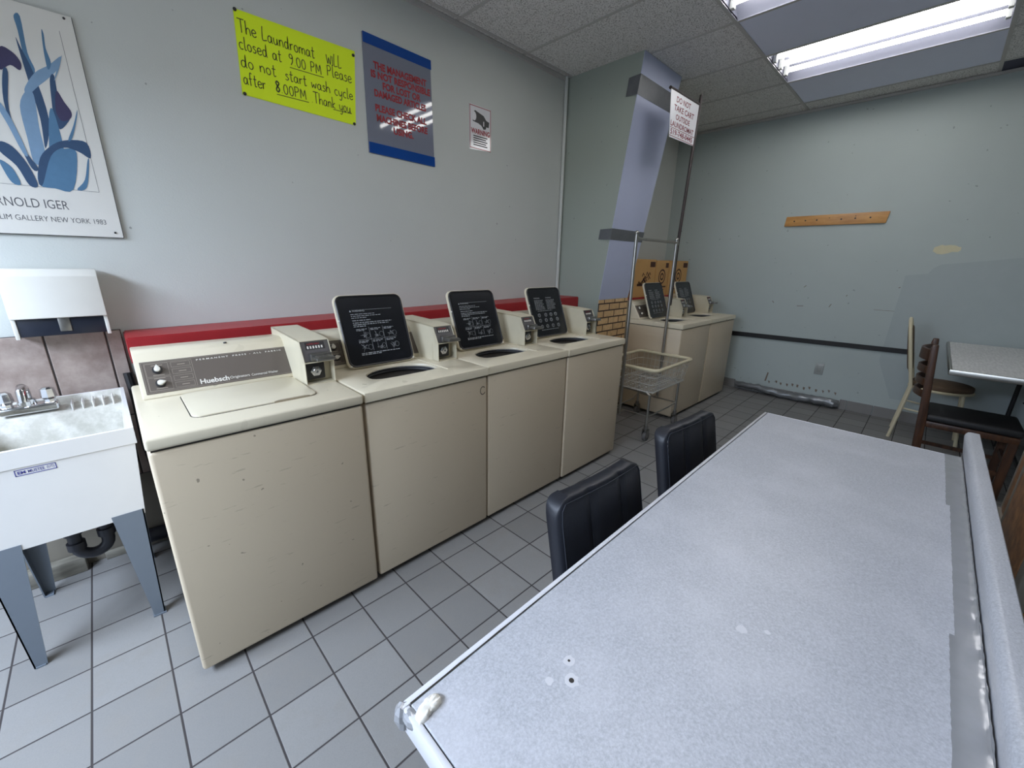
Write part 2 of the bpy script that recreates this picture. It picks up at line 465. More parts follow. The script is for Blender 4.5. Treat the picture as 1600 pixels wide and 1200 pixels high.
# pillar with a front that leans forward towards the ceiling
PX0, PX1 = 3.15, 3.74
def py(z): return 0.655 if z < 1.09 else 0.655 + (0.428 - 0.655) * (z - 1.09) / (ZC - 1.09)
def px1(z): return 3.625 if z < 1.09 else 3.625 + 0.12 * (z - 1.09) / (ZC - 1.09)
m = MB(); vs_ = []
for z in (0, 1.09, ZC + 0.02): vs_ += [(PX0, YW, z), (PX0, py(z), z), (px1(z), py(z), z), (px1(z), YW, z)]
m._add(vs_, [(0, 1, 2, 3), (8, 11, 10, 9)] + [(a + i, a + i + 4, a + (i + 1) % 4 + 4, a + (i + 1) % 4) for a in (0, 4) for i in range(4)])
pil = m.build('pillar', M_pillar, smooth=False, norm=True)
pil['kind'] = 'structure'
def front_strip(x0, dx, z0, z1, off, th=0.003):
    m = MB(); A = []
    for z in (z0, z1):
        for o in (off, off + th): A += [(x0, py(z) - o, z), (px1(z) + dx, py(z) - o, z)]
    m._add(A, [(0, 1, 3, 2), (4, 6, 7, 5), (0, 2, 6, 4), (1, 5, 7, 3), (0, 4, 5, 1), (2, 3, 7, 6)])
    return m
fb = front_strip(PX0 - 0.004, 0.0, 1.09, ZC - 0.004, 0.0, 0.004).build('front_facing', M_lav, pil, smooth=False)
MB().box(PX0 - 0.004, px1(0), 0.648, 0.655, 0.0, 1.088).build('brick_facing', M_brick, pil, smooth=False)
for za, zb, ya, xr in ((2.59, 2.715, 0.09, 0.0), (1.585, 1.672, 0.11, 0.01)):
    t = front_strip(PX0 - 0.006, xr, za, zb, 0.0045, 0.0015)
    t.prism([(py(za) - 0.006, za), (py(zb) - 0.006, zb), (py(zb) + ya, zb - 0.004), (py(za) + ya, za + 0.004)], 'x', PX0 - 0.0075, PX0 - 0.0045)
    o = t.build('duct_tape', M_duct, None, smooth=False)
    tag(o, 'grey duct tape band wrapped round the pillar ' + ('high up under the ceiling' if za > 2 else 'level with the cart hanging rail'), 'tape', 'duct tape bands on the pillar')

# base tiles, stripe and marks on the back wall
bt = MB(); y = -0.94
while y > YR:
    y2 = max(YR, y - 0.2 if y < -0.95 else -1.005); bt.box(XB - 0.012, XB, y2 + 0.004, y, 0, 0.1, 0.002, 1); y = y2
y = 0.06
while y > -0.9: bt.box(XB - 0.010, XB, y - 0.196, y, 0, 0.085, 0.002, 1); y -= 0.2
for i in range(3): bt.box(XB - 0.01, XB, 0.064 + 0.2 * i, 0.26 + 0.2 * i, 0, 0.1, 0.002, 1)
struct(bt, 'baseboard_back', M_basetile)
o = MB().prism([(0.45, 0.613), (0.45, 0.663), (-1.34, 0.685), (-1.34, 0.640)], 'x', XB - 0.012, XB + 0.001).build('bumper_strip', M_black)
tag(o, 'long black rubber bumper strip fixed low along the back wall', 'bumper strip')
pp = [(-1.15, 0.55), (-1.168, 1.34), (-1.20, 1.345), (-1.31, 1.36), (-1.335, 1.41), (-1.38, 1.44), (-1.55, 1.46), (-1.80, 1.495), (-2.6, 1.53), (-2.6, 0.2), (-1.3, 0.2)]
MB().prism([(a, b) for a, b in pp], 'x', XB - 0.0012, XB + 0.001).build('darker_patch', M_patch, wb, smooth=False)  # thin step-edged patch, slightly darker than the wall around it
random.seed(3)
cx, cz = -1.375, 1.565
pl = [(cx + 0.085 * math.cos(a) * (1 + random.uniform(-.25, .3)), cz + 0.035 * math.sin(a) * (1 + random.uniform(-.3, .3))) for a in [2 * PI * i / 18 for i in range(18)]]
MB().prism(pl, 'x', XB - 0.002, XB + 0.001).build('bare_plaster_spot', M_bare, wb, smooth=False)
m = MB()
for i in range(12):
    yy = -0.30 - i * 0.055 + random.uniform(-.012, .012); zz = 0.150 + 0.02 * random.random()
    m.prism([(yy, zz), (yy + 0.02, zz + 0.004), (yy + 0.018, zz - 0.025 * random.random()), (yy + 0.004, zz - 0.03)], 'x', XB - 0.001, XB + 0.001)
m.prism([(-0.235, 0.145), (-0.25, 0.145), (-0.262, 0.245), (-0.250, 0.25)], 'x', XB - 0.001, XB + 0.001)
m.build('rust_marks', M_rust, wb, smooth=False)
m = MB()
for a in ((1245, 478, 1255, 478), (1295, 480, 1299, 475), (1365, 484, 1408, 487), (1410, 487, 1488, 492), (1256, 449, 1260, 446), (1207, 470, 1209, 473), (1322, 463, 1324, 461), (1404, 450, 1407, 449)):
    p = on(a[0], a[1], 0, XB - 0.001); q = on(a[2], a[3], 0, XB - 0.001)
    m.ribbon([p, q], 0.006 if a[2] - a[0] < 30 else 0.003, (1, 0, 0))
m.build('scuff_marks', M_rust, wb, smooth=False)

# wall tiles and skirting behind the sink
t = MB(); j = MB()
j.box(-1.04, 0.098, YW - 0.010, YW, 0.376, 1.072)
for zz in (0.38, 0.68):
    h = 0.295 if zz < 0.6 else 0.39
    for (a, b) in ((-1.04, -0.74), (-0.735, -0.44), (-0.435, -0.137), (-0.131, 0.044), (0.050, 0.096)):
        t.box(a, b, YW - 0.014, YW - 0.004, zz, zz + h, 0.002, 1)
tt = struct(j, 'trim_3', M_grout, smooth=False)
t.build('wall_tiles', M_slate, tt)
MB().box(-1.04, 0.098, YW - 0.008, YW, 0.0, 0.375).build('lower_wall_panel', simple('dirty_beige_wall', (126, 120, 108), 0.7, var=0.15, scale=6), tt, smooth=False)
sk = MB().box(-1.0, -0.21, 1.06, YW - 0.015, 0, 0.075, 0.006).box(-0.15, 0.09, 1.095, YW - 0.015, 0, 0.04, 0.004)
struct(sk, 'baseboard_left', M_timber)

# ------------------------------------------------------------------ ceiling fluorescent fixtures
def troffer(x0, y0, label):
    x1, y1 = x0 + 0.61, y0 + 1.22
    t = thing('fluorescent_fixture', label, 'ceiling light', ((x0 + x1) / 2, (y0 + y1) / 2, ZC), 0, 'fluorescent ceiling fixtures')
    X, Y = 0.305, 0.61
    h = MB()
    e = 0.012; d = 0.085
    # rim, sloped sides and top of the reflector
    h.box(-X, -X + e, -Y, Y, -0.004, 0.01).box(X - e, X, -Y, Y, -0.004, 0.01).box(-X + e, X - e, -Y, -Y + e, -0.004, 0.01).box(-X + e, X - e, Y - e, Y, -0.004, 0.01)
    a = X - e; b = Y - e; a2 = a - 0.05
    h._add([(-a, -b, 0), (-a, b, 0), (-a2, b, d), (-a2, -b, d), (a, -b, 0), (a, b, 0), (a2, b, d), (a2, -b, d)],
           [(0, 1, 2, 3), (4, 7, 6, 5), (3, 2, 6, 7), (0, 3, 7, 4), (1, 5, 6, 2)])
    h.build('reflector', M_fixture, t, smooth=False)
    for k in (-0.15, 0.0, 0.15):
        tb = MB().cyl((k, -b + 0.03, 0.035), (k, b - 0.03, 0.035), 0.016, n=14).build('fluorescent_tube', M_tubelight, t)
        for s in (-1, 1):
            MB().box(k - 0.018, k + 0.018, s * (b - 0.016) - 0.012, s * (b - 0.016) + 0.012, 0.0, 0.085, 0.003).build('lamp_socket', M_offwhite, t)
    return t
troffer(2.61, -1.37, 'fluorescent ceiling fixture cut by the top edge, nearer the signs on the left wall')
troffer(3.83, -1.37, 'three-tube fluorescent ceiling fixture nearest the back wall')
# two more of the row, over the counter table and the camera (out of the frame, they light the room)
troffer(1.39, -1.37, 'fluorescent ceiling fixture above the far half of the counter table')
troffer(0.17, -1.37, 'fluorescent ceiling fixture above the near end of the counter table')

# ------------------------------------------------------------------ washers
WW, WD = 0.636, 0.70   # cabinet width, depth; local x 0..WW, y 0 (front)..WD
def lid_shape(w, l, r=0.035, n=5):
    P = []
    for cx, cy, a0 in ((w / 2 - r, r, -90), (w / 2 - r, l - r, 0), (-w / 2 + r, l - r, 90), (-w / 2 + r, r, 180)):
        P += arc(cx, cy, r, r, a0, a0 + 90, n)
    return P

def opening_ring(n=64):
    # half round opening: flat front, arched back, centre (0.30, 0.30)
    pts = []
    for i in range(n):
        a = 2 * PI * i / n; c_, s_ = math.cos(a), math.sin(a)
        rx, rb, rf = 0.168, 0.138, 0.062
        e = 2.0 if s_ >= 0 else 4.0
        ry = rb if s_ >= 0 else rf
        r = (abs(c_ / rx) ** e + abs(s_ / ry) ** e) ** (-1 / e)
        pts.append((0.285 + r * c_, 0.205 + r * s_))
    return pts

def instructions(two_col):
    m = MB(); random.seed(11 if two_col else 5)
    W_, L_ = 0.34, 0.345
    def bar(x, y, w_, h_): m._add([(x, y, 0), (x + w_, y, 0), (x + w_, y + h_, 0), (x, y + h_, 0)], [(0, 1, 2, 3)])
    def words(x, y, w_, h_):
        e = x + w_
        while x < e:
            q = min(random.uniform(0.006, 0.022), e - x)
            bar(x, y, q, h_); x += q + 0.0035
    if not two_col:
        m.text('WARNING', (-0.100, 0.268, 0), (1, 0, 0), (0, 1, 0), 0.062, 0.010, 0.01)
        m._add([(-0.113, 0.268, 0), (-0.103, 0.268, 0), (-0.108, 0.278, 0)], [(0, 1, 2)])
        bar(-0.035, 0.276, 0.14, 0.0012)
        for y, w_ in ((0.255, 0.12), (0.246, 0.15), (0.237, 0.075)): words(-0.11, y, w_, 0.0028)
        for y, w_ in ((0.224, 0.09), (0.213, 0.20), (0.204, 0.18), (0.195, 0.06)): words(-0.108, y, w_, 0.0036)
        x0, y0, cw, ch = -0.10, 0.075, 0.070, 0.058
        for r in range(2):
            for c_ in range(3):
                x, y = x0 + c_ * cw, y0 + r * ch
                words(x, y + ch - 0.010, cw * 0.75, 0.003); words(x, y + ch - 0.016, cw * 0.6, 0.003)
                for k in range(7):
                    a = random.uniform(0, PI); q = random.uniform(0.006, 0.016)
                    cx, cy = x + 0.03 + random.uniform(-.012, .012), y + 0.018 + random.uniform(-.01, .01)
                    m.ribbon([(cx - q * math.cos(a), cy - q * math.sin(a), 0), (cx + q * math.cos(a), cy + q * math.sin(a), 0)], 0.0010, (0, 0, 1))
                m.ribbon([(x + 0.052 + p[0] * 0.011, y + 0.018 + p[1] * 0.013, 0) for p in arc(0, 0, 1, 1, 0, 360, 10)], 0.0009, (0, 0, 1))
        for q in (1, 2): bar(x0 + q * cw - 0.006, y0, 0.0012, 2 * ch)
        bar(x0, y0 + ch - 0.002, 0.2, 0.0012)
        words(-0.10, 0.064, 0.20, 0.004); words(-0.10, 0.057, 0.10, 0.004)
    else:
        for x in (-0.115, 0.005):
            m.text('WARNING', (x, 0.27, 0), (1, 0, 0), (0, 1, 0), 0.06, 0.009, 0.01)
            for i in range(8): words(x, 0.257 - i * 0.009, 0.08 + 0.02 * random.random(), 0.0032)
        for r, yy in ((0, 0.155), (1, 0.118), (2, 0.075)):
            for c_ in range(4):
                cx = -0.09 + c_ * 0.058 + random.uniform(-.006, .006)
                m.ribbon([(cx + p[0] * 0.012, yy + p[1] * 0.012, 0) for p in arc(0, 0, 1, 1, 0, 360, 8)], 0.003, (0, 0, 1))
                for k in range(3): words(cx - 0.016, yy - 0.006 + 0.006 * k, 0.03, 0.002)
        words(-0.1, 0.05, 0.18, 0.003); words(-0.1, 0.183, 0.15, 0.003)
    return m

def make_washer(label, loc, rz, opened=True, two_col=False, full_panel=False, group='top-loading coin washers'):
    t = thing('coin_washer', label, 'washing machine', loc, rz, group)
    b = MB()
    b.box(0, WW, 0.006, WD, 0.026, 0.846, 0.012, 3)
    b.box(0.02, WW - 0.02, 0.03, WD - 0.02, 0.022, 0.04)
    b.build('cabinet', M_cream, t)
    for fx in (0.06, WW - 0.06):
        for fy in (0.07, WD - 0.07):
            MB().lathe([(0.016, 0), (0.02, 0.004), (0.02, 0.012), (0.010, 0.014), (0.010, 0.034)], (fx, fy, 0), 12).build('foot', M_black, t)
    MB().box(0.008, WW - 0.008, 0.012, WD - 0.01, 0.840, 0.853).build('shadow_gap', M_darkline, t)
    zt, z0 = 0.890, 0.851
    tp = MB()
    if not opened:
        tp.box(-0.002, WW + 0.002, 0, WD, z0, zt, 0.009, 3)
    else:
        ring = opening_ring(); n = len(ring); cx, cy = 0.285, 0.205
        def rect(x0, x1, y0, y1):
            out = []
            for p in ring:
                dx, dy = p[0] - cx, p[1] - cy; best = 1e9
                if dx > 1e-9: best = min(best, (x1 - cx) / dx)
                if dx < -1e-9: best = min(best, (x0 - cx) / dx)
                if dy > 1e-9: best = min(best, (y1 - cy) / dy)
                if dy < -1e-9: best = min(best, (y0 - cy) / dy)
                out.append((cx + dx * best, cy + dy * best))
            for q in ((x0, y0), (x1, y0), (x1, y1), (x0, y1)):
                i = min(range(n), key=lambda i: (out[i][0] - q[0]) ** 2 + (out[i][1] - q[1]) ** 2); out[i] = q
            return out
        e = 0.006
        loops = [[(p[0], p[1], zt - 0.012) for p in ring],
                 [(cx + (p[0] - cx) * 1.004, cy + (p[1] - cy) * 1.004, zt - 0.006) for p in ring],
                 [(cx + (p[0] - cx) * 1.015, cy + (p[1] - cy) * 1.02, zt - 0.0015) for p in ring],
                 [(cx + (p[0] - cx) * 1.035, cy + (p[1] - cy) * 1.045, zt) for p in ring],
                 [(*p, zt) for p in rect(e - 0.002, WW + 0.002 - e, e, WD - e)],
                 [(*p, zt - e * 0.3) for p in rect(e * 0.3 - 0.002, WW + 0.002 - e * 0.3, e * 0.3, WD - e * 0.3)],
                 [(*p, zt - e) for p in rect(-0.002, WW + 0.002, 0, WD)],
                 [(*p, z0) for p in rect(-0.002, WW + 0.002, 0, WD)]]
        vv = [[tp.bm.verts.new(p) for p in L] for L in loops]
        for A, B in zip(vv, vv[1:]):
            for i in range(n): tp.bm.faces.new([A[i], A[(i + 1) % n], B[(i + 1) % n], B[i]])
        # shallow ridge right of the lid
        tp.box(0.462, 0.470, 0.10, 0.43, zt - 0.002, zt + 0.004, 0.0015, 1)
    top = tp.build('top_panel', M_creamtop, t, norm=True)
    if opened:
        tubm = MB()
        ring = opening_ring(); cx, cy = 0.285, 0.205; n = len(ring)
        prev = None
        for s, dz in ((1.02, -0.0125), (1.10, -0.024), (1.12, -0.05), (1.16, -0.055), (1.2, -0.10), (1.2, -0.42), (0.3, -0.44)):
            L = [tubm.bm.verts.new((cx + (p[0] - cx) * s, cy + (p[1] - cy) * s * (1.0 if p[1] > cy else (1.0 if dz > -0.02 else 1.7)), zt + dz)) for p in ring]
            if prev:
                for i in range(n): tubm.bm.faces.new([prev[i], prev[(i + 1) % n], L[(i + 1) % n], L[i]])
            prev = L
        tubm.bm.faces.new(prev)
        tubm.build('wash_tub', M_drum, t)
        rr = MB().tube([(p[0], p[1] + 0.004, zt - 0.030) for p in [(cx + (q[0] - cx) * 1.06, cy + (q[1] - cy) * 1.06) for q in ring]], 0.009, 8, closed=True)
        rr.build('tub_ring', M_black, t)
    # console: hump with sloping face
    c_ = MB()
    ya, yb, zb = 0.435, 0.535, 1.040
    c_.prism([(ya, zt), (ya + 0.004, zt + 0.012), (yb - 0.01, zb), (yb + 0.01, zb + 0.012), (yb + 0.035, zb + 0.014), (WD - 0.02, zb + 0.006), (WD, zt)], 'x', 0.022, 0.545, 0.005, 2)
    con = c_.build('console', M_creamtop, t)
    # control panel on the slope
    P0 = Vector((0.036, ya + 0.006, zt + 0.017)); up = Vector((0, yb - 0.01 - ya - 0.004, zb - zt - 0.012)).normalized()
    nrm = Vector((0, -up.z, up.y)); H = 0.125; Wp = 0.49
    Mx = Matrix(((1, up.x, nrm.x, P0.x), (0, up.y, nrm.y, P0.y), (0, up.z, nrm.z, P0.z), (0, 0, 0, 1)))
    MB().box(0, Wp, 0, H, -0.001, 0.0012).xf(Mx).build('control_panel', M_brown, con, smooth=False)
    ln = MB(); fl_ = MB()
    def frame(x0, x1, y0, y1, w_=0.0009, z=0.0016):
        for a in ((x0, x1, y0, y0 + w_), (x0, x1, y1 - w_, y1), (x0, x0 + w_, y0, y1), (x1 - w_, x1, y0, y1)):
            fl_._add([(a[0], a[2], z), (a[1], a[2], z), (a[1], a[3], z), (a[0], a[3], z)], [(0, 1, 2, 3)])
    frame(0.003, Wp - 0.003, 0.003, H - 0.003)
    frame(0.010, 0.150, 0.008, H - 0.008); frame(0.012, 0.078, 0.010, 0.060); frame(0.012, 0.078, 0.064, H - 0.010)
    for i in range(4):
        frame(0.086, 0.144, 0.012 + i * 0.027, 0.032 + i * 0.027)
        fl_.box(0.105, 0.128, 0.020 + i * 0.027, 0.0225 + i * 0.027, 0.0014, 0.0017)
    for yy in (0.016, 0.055, 0.068, 0.106): fl_.box(0.03, 0.062, yy, yy + 0.0022, 0.0014, 0.0017)
    ln.text('Huebsch', (0.160, 0.010, 0.0017), (1, 0, 0), (0, 1, 0), 0.094, 0.020, 0.024)
    ln.text('Originators', (0.257, 0.011, 0.0017), (1, 0, 0), (0, 1, 0), 0.068, 0.014, 0.004)
    ln.text('Commercial Washer', (0.332, 0.013, 0.0017), (1, 0, 0), (0, 1, 0), 0.098, 0.010, 0.004)
    l2 = MB(); l2.text('P E R M A N E N T    P R E S S   -   A L L    F A B R I C', (0.165, 0.108, 0.0017), (1, 0, 0), (0, 1, 0), 0.30, 0.006, 0.02)
    fl_.xf(Mx).build('panel_lines', M_panelline, con, smooth=False)
    l2.xf(Mx).build('fabric_lettering', M_whiteprint, con, smooth=False)
    ln.xf(Mx).build('panel_lettering', M_whiteprint, con, smooth=False)
    for yy, ang in ((0.089, 0), (0.036, -80)):
        kb = MB().lathe([(0.015, 0.001), (0.015, 0.006), (0.006, 0.008)], (0.045, yy, 0), 20).xf(Mx).build('knob_dial', M_darkplastic, con)
        R = Matrix.Translation((0.045, yy, 0)) @ Matrix.Rotation(math.radians(ang), 4, 'Z')
        pt = arc(0, 0, 0.0095, 0.0095, 150, 390, 10) + [(0, 0.018)]
        MB().prism(pt, 'z', 0.006, 0.018, 0.002, 2, R).xf(Mx).build('control_knob', M_knob, con)
    MB().cyl((0.31, yb + 0.004, zb + 0.008), (0.31, yb + 0.006, zb + 0.0125), 0.006, n=10).build('screw_hole', M_black, con)
    # coin box on the right side
    bx0, bx1, bf = WW - 0.118, WW - 0.002, 0.252
    cb = MB()
    prof = [(bf, zt), (bf, zt + 0.092), (bf + 0.042, zt + 0.176), (bf + 0.10, zt + 0.182), (0.57, zt + 0.188), (WD - 0.02, zt + 0.190), (WD - 0.02, zt)]
    sh = 0.0025
    for xa, xb in ((bx0, bx0 + sh), (bx1 - sh, bx1)): cb.prism(prof, 'x', xa, xb)
    cb.prism([(bf + 0.042, zt + 0.1735), (bf + 0.042, zt + 0.176), (bf + 0.10, zt + 0.182), (0.57, zt + 0.188), (WD - 0.02, zt + 0.190), (WD - 0.02, zt + 0.187)], 'x', bx0, bx1)
    cb.box(bx0, bx1, bf + 0.002, bf + 0.028, zt + 0.090, zt + 0.094)
    cb.box(bx0, bx1, bf + 0.05, bf + 0.054, zt, zt + 0.092).box(bx0, bx1, bf + 0.002, bf + 0.05, zt, zt + 0.004)
    cb.prism([(bf + 0.012, zt + 0.094), (bf + 0.052, zt + 0.174), (bf + 0.056, zt + 0.174), (bf + 0.02, zt + 0.094)], 'x', bx0, bx1)
    cb.box(bx0, bx1, WD - 0.024, WD - 0.02, zt, zt + 0.188)
    cbx = cb.build('coin_box', M_creambox, t, smooth=False)
    # recess backplate, price plate, coin slide, lock
    S0 = Vector((bx0 + 0.006, bf + 0.0105, zt + 0.095)); su = Vector((0, 0.040, 0.080)).normalized(); sn = Vector((0, -su.z, su.y))
    Ms = Matrix(((1, su.x, sn.x, S0.x), (0, su.y, sn.y, S0.y), (0, su.z, sn.z, S0.z), (0, 0, 0, 1)))
    MB().box(-0.001, 0.106, 0.0, 0.086, 0, 0.004).xf(Ms).build('coin_plate', M_plategrey, cbx, smooth=False)
    pr = MB().box(0.014, 0.090, 0.050, 0.080, 0.004, 0.0052).xf(Ms)
    pr.build('price_plate', M_darkplastic, cbx, smooth=False)
    q = MB()
    q.text('6 QTRS ONLY', (0.022, 0.068, 0.0056), (1, 0, 0), (0, 1, 0), 0.05, 0.008, 0.02)
    q.xf(Ms).build('price_lettering', M_redprint, cbx, smooth=False)
    q = MB()
    for i in range(6): q.box(0.020 + i * 0.011, 0.026 + i * 0.011, 0.053, 0.064, 0.0052, 0.0056)
    q.xf(Ms).build('coin_marks', M_whiteprint, cbx, smooth=False)
    sl = MB().box(bx0 + 0.026, bx1 - 0.006, bf - 0.004, bf + 0.026, zt + 0.100, zt + 0.128, 0.003).box(bx0 + 0.034, bx1 - 0.010, bf - 0.050, bf + 0.0, zt + 0.104, zt + 0.117, 0.002)
    sl.build('coin_slide', M_steel, cbx)
    q = MB().box(bx0 + 0.040, bx1 - 0.014, bf - 0.046, bf - 0.006, zt + 0.1165, zt + 0.1195, 0.001)
    for i in range(3): q.box(bx0 + 0.043 + i * 0.019, bx0 + 0.057 + i * 0.019, bf - 0.044, bf - 0.010, zt + 0.119, zt + 0.1215)
    q.build('coin_slot', M_zinc, cbx)
    MB().box(bx0 + 0.006, bx0 + 0.084, bf + 0.022, bf + 0.0505, zt + 0.016, zt + 0.088, 0.006).build('lock_recess', M_darkplastic, cbx)
    MB().lathe([(0.022, 0), (0.022, 0.008), (0.014, 0.012), (0.014, 0.018), (0.006, 0.018), (0.005, 0.010)], (0, 0, 0), 6, Matrix.Translation((bx0 + 0.046, bf + 0.024, zt + 0.052)) @ Matrix.Rotation(PI / 2, 4, 'X')).build('lock', M_chrome, cbx)
    # lid
    LW, LL = 0.352, 0.352; hx, hy = 0.272, 0.372
    lid = MB().prism(lid_shape(LW, LL), 'z', -0.004, 0.012, 0.003, 2)
    if opened:
        # underside (local z = 0.012 side) turns to the front when tipped up
        R = Matrix.Translation((hx, hy, zt + 0.002)) @ Matrix.Rotation(math.radians(90 - 20), 4, 'X')
        lid.xf(R); L_ = lid.build('lid', M_lidrim, t)
        li = MB().prism(lid_shape(LW - 0.014, LL - 0.012, 0.032), 'z', 0.010, 0.0145, 0.0015, 1)
        li.xf(Matrix.Translation((0.0, 0.006, 0))).xf(R).build('lid_liner', M_liner, L_)
        rd = MB()
        rim = lid_shape(LW - 0.020, LL - 0.018, 0.030)
        rd.tube([(p[0], p[1] + 0.009, 0.0150) for p in rim], 0.0045, 6, closed=True)
        rd.xf(R).build('liner_rim', M_darkplastic, L_)
        instructions(two_col).xf(Matrix.Translation((0, 0.0, 0.0152))).xf(R).build('printed_instructions', M_print, L_, smooth=False)
        for s in (-1, 1):
            MB().sphere((s * (LW / 2 - 0.006), 0.23, 0.012), 0.006, 8).xf(R).build('lid_bumper', M_knob, L_)
            MB().sphere((s * (LW / 2 - 0.012), 0.012, 0.014), 0.006, 8).xf(R).build('hinge_pin', M_knob, L_)
    else:
        MB().prism(lid_shape(0.392, 0.322), 'z', zt - 0.003, zt + 0.0008, 0, 1, Matrix.Translation((0.318, 0.108, 0))).build('lid_gap', M_darkline, t)
        L0 = lid_shape(0.386, 0.317, 0.03, 4)
        fn = [(-0.193 + 0.386 * u, 0.0) for u in (0, 1)]
        shp = [p for p in L0]
        MB().prism(shp, 'z', zt - 0.002, zt + 0.006, 0.003, 2, Matrix.Translation((0.318, 0.1105, 0))).build('lid', M_lidrim, t)
        MB().prism([(0.36, 0.1075), (0.375, 0.118), (0.465, 0.118), (0.48, 0.1075)], 'z', zt - 0.001, zt + 0.0067).build('finger_notch', M_notch, t, smooth=False)  # nothing is cut out; the notch's shade is painted in darker tan
    return t

X0 = 0.082; PITCH = 0.643
W1 = make_washer('front-left coin washer with its lid closed and brown control panel showing, beside the sink', (X0 - 0.006, 0.080, 0), math.radians(-0.7), opened=False)
W2 = make_washer('coin washer with open lid, second from the sink, round dent mark on its front', (X0 + PITCH, 0.080, 0), 0)
W3 = copy_tree(W2); W3.location = (X0 + 2 * PITCH, 0.083, 0)
W3['label'] = 'coin washer with open lid, third from the sink in the front row'
W4 = make_washer('coin washer with open lid at the end of the front row, nearest the laundry cart', (X0 + 3 * PITCH, 0.078, 0), 0, two_col=True)
W5 = copy_tree(W4); W5.location = (3.650, 0.098, 0); W5.rotation_euler = (0, 0, math.radians(-1.0))
W5['label'] = 'coin washer with open lid directly behind the laundry cart past the pillar'
W6 = copy_tree(W4); W6.location = (4.296, 0.085, 0); W6.rotation_euler = (0, 0, math.radians(-1.0))
W6['label'] = 'rearmost coin washer with open lid, nearest the back wall'
# ring-shaped scuff on the second washer
MB().ribbon([(0.605 + 0.016 * math.cos(a), 0.0055, 0.775 + 0.020 * math.sin(a)) for a in [math.radians(40 + 290 * i / 16) for i in range(17)]], 0.004, (0, 1, 0)).build('ring_scuff', M_darkline, W2, smooth=False)

# ------------------------------------------------------------------ red ledges
LY = 0.872
l = MB(); e = 0.006
def ledge_pts(x, dz): return [(x, YW, 1.065 + dz), (x, LY, 1.065 + dz), (x, LY, 0.955 + dz), (x, YW, 0.955 + dz)]
A = ledge_pts(0.105, 0.0); B = ledge_pts(3.148, 0.038)
l._add(A + B, [(3, 2, 1, 0), (4, 5, 6, 7), (0, 1, 5, 4), (1, 2, 6, 5), (2, 3, 7, 6), (3, 0, 4, 7)])
bmesh.ops.bevel(l.bm, geom=list(l.bm.edges), offset=0.005, segments=2, affect='EDGES')
tag(l.build('red_ledge', M_red, norm=True), 'long red painted ledge along the left wall behind the front row of washers', 'ledge', 'red wall ledges')
tag(MB().box(3.742, XB - 0.002, 0.79, YW, 0.95, 1.060, 0.005).build('red_ledge', M_red), 'red ledge in the far corner carrying the cardboard boxes', 'ledge', 'red wall ledges')

# ------------------------------------------------------------------ cardboard boxes
def carton(x0, x1, y0, y1, z0, z1, label, kind):
    t = thing('cardboard_box', label, 'box', ((x0 + x1) / 2, (y0 + y1) / 2, z0), 0, 'cardboard boxes on the far ledge')
    w_, d_, h_ = (x1 - x0) / 2, (y1 - y0) / 2, z1 - z0
    MB().box(-w_, w_, -d_, d_, 0, h_, 0.004, 1).build('carton', M_cardboard, t)
    p = MB(); yy = -d_ - 0.0012
    def q(a, b, c_, d): p._add([(a, yy, c_), (b, yy, c_), (b, yy, d), (a, yy, d)], [(0, 1, 2, 3)])
    q(w_ * 0.45, w_ * 0.92, h_ * 0.80, h_ * 0.94)
    if kind == 0:
        random.seed(2)
        for i in range(16):
            a = random.uniform(-0.5, 0.5) * w_; b = random.uniform(0.35, 0.62) * h_
            p.ribbon([(a - 0.02, yy, b - 0.015), (a, yy, b + 0.018), (a + 0.025, yy, b - 0.005)], 0.014, (0, 1, 0))
        q(-w_ * 0.6, w_ * 0.6, h_ * 0.30, h_ * 0.36)
    else:
        r = min(w_ * 0.5, 0.075)
        p.ribbon([(r * math.cos(a), yy, h_ * 0.55 + r * math.sin(a)) for a in [2 * PI * i / 24 for i in range(25)]], 0.018, (0, 1, 0))
        p.ribbon([(r * 0.45 * math.cos(a), yy, h_ * 0.55 + r * 0.45 * math.sin(a)) for a in [2 * PI * i / 12 for i in range(13)]], 0.02, (0, 1, 0))
        q(-w_ * 0.8, w_ * 0.8, h_ * 0.24, h_ * 0.28); q(-w_ * 0.8, w_ * 0.5, h_ * 0.16, h_ * 0.19)
    p.build('carton_print', M_cardprint, t, smooth=False)
carton(3.95, 4.42, 0.80, 1.10, 1.060, 1.448, 'cardboard box on the far ledge with a fruit-like brown print, nearest the pillar', 0)
carton(4.44, 4.73, 0.80, 1.10, 1.060, 1.440, 'middle cardboard box of the three on the far ledge', 1)
carton(4.76, 5.24, 0.80, 1.10, 1.060, 1.446, 'cardboard box on the far ledge with a round emblem, tight in the back corner', 1)

# ------------------------------------------------------------------ signs and poster on the left wall
def wp(px, py_, y=YW): return on(px, py_, 1, y)
def wall_board(name, label, cat, px_corners, th, mat, group=None):
    P = [wp(*p, YW - th) for p in px_corners]
    t = thing(name, label, cat, (P[3].x, YW, P[3].z), 0, group)
    t.location = (0, 0, 0); ctr = sum(P, Vector()) / 4
    t.location = (ctr.x, YW - th, ctr.z)
    mb = MB().prism([(p.x - ctr.x, p.z - ctr.z) for p in P], 'y', 0, th - 0.0005)
    o = mb.build('board', mat, t, smooth=False)
    return t, ctr
FRN = (0, -1, 0)

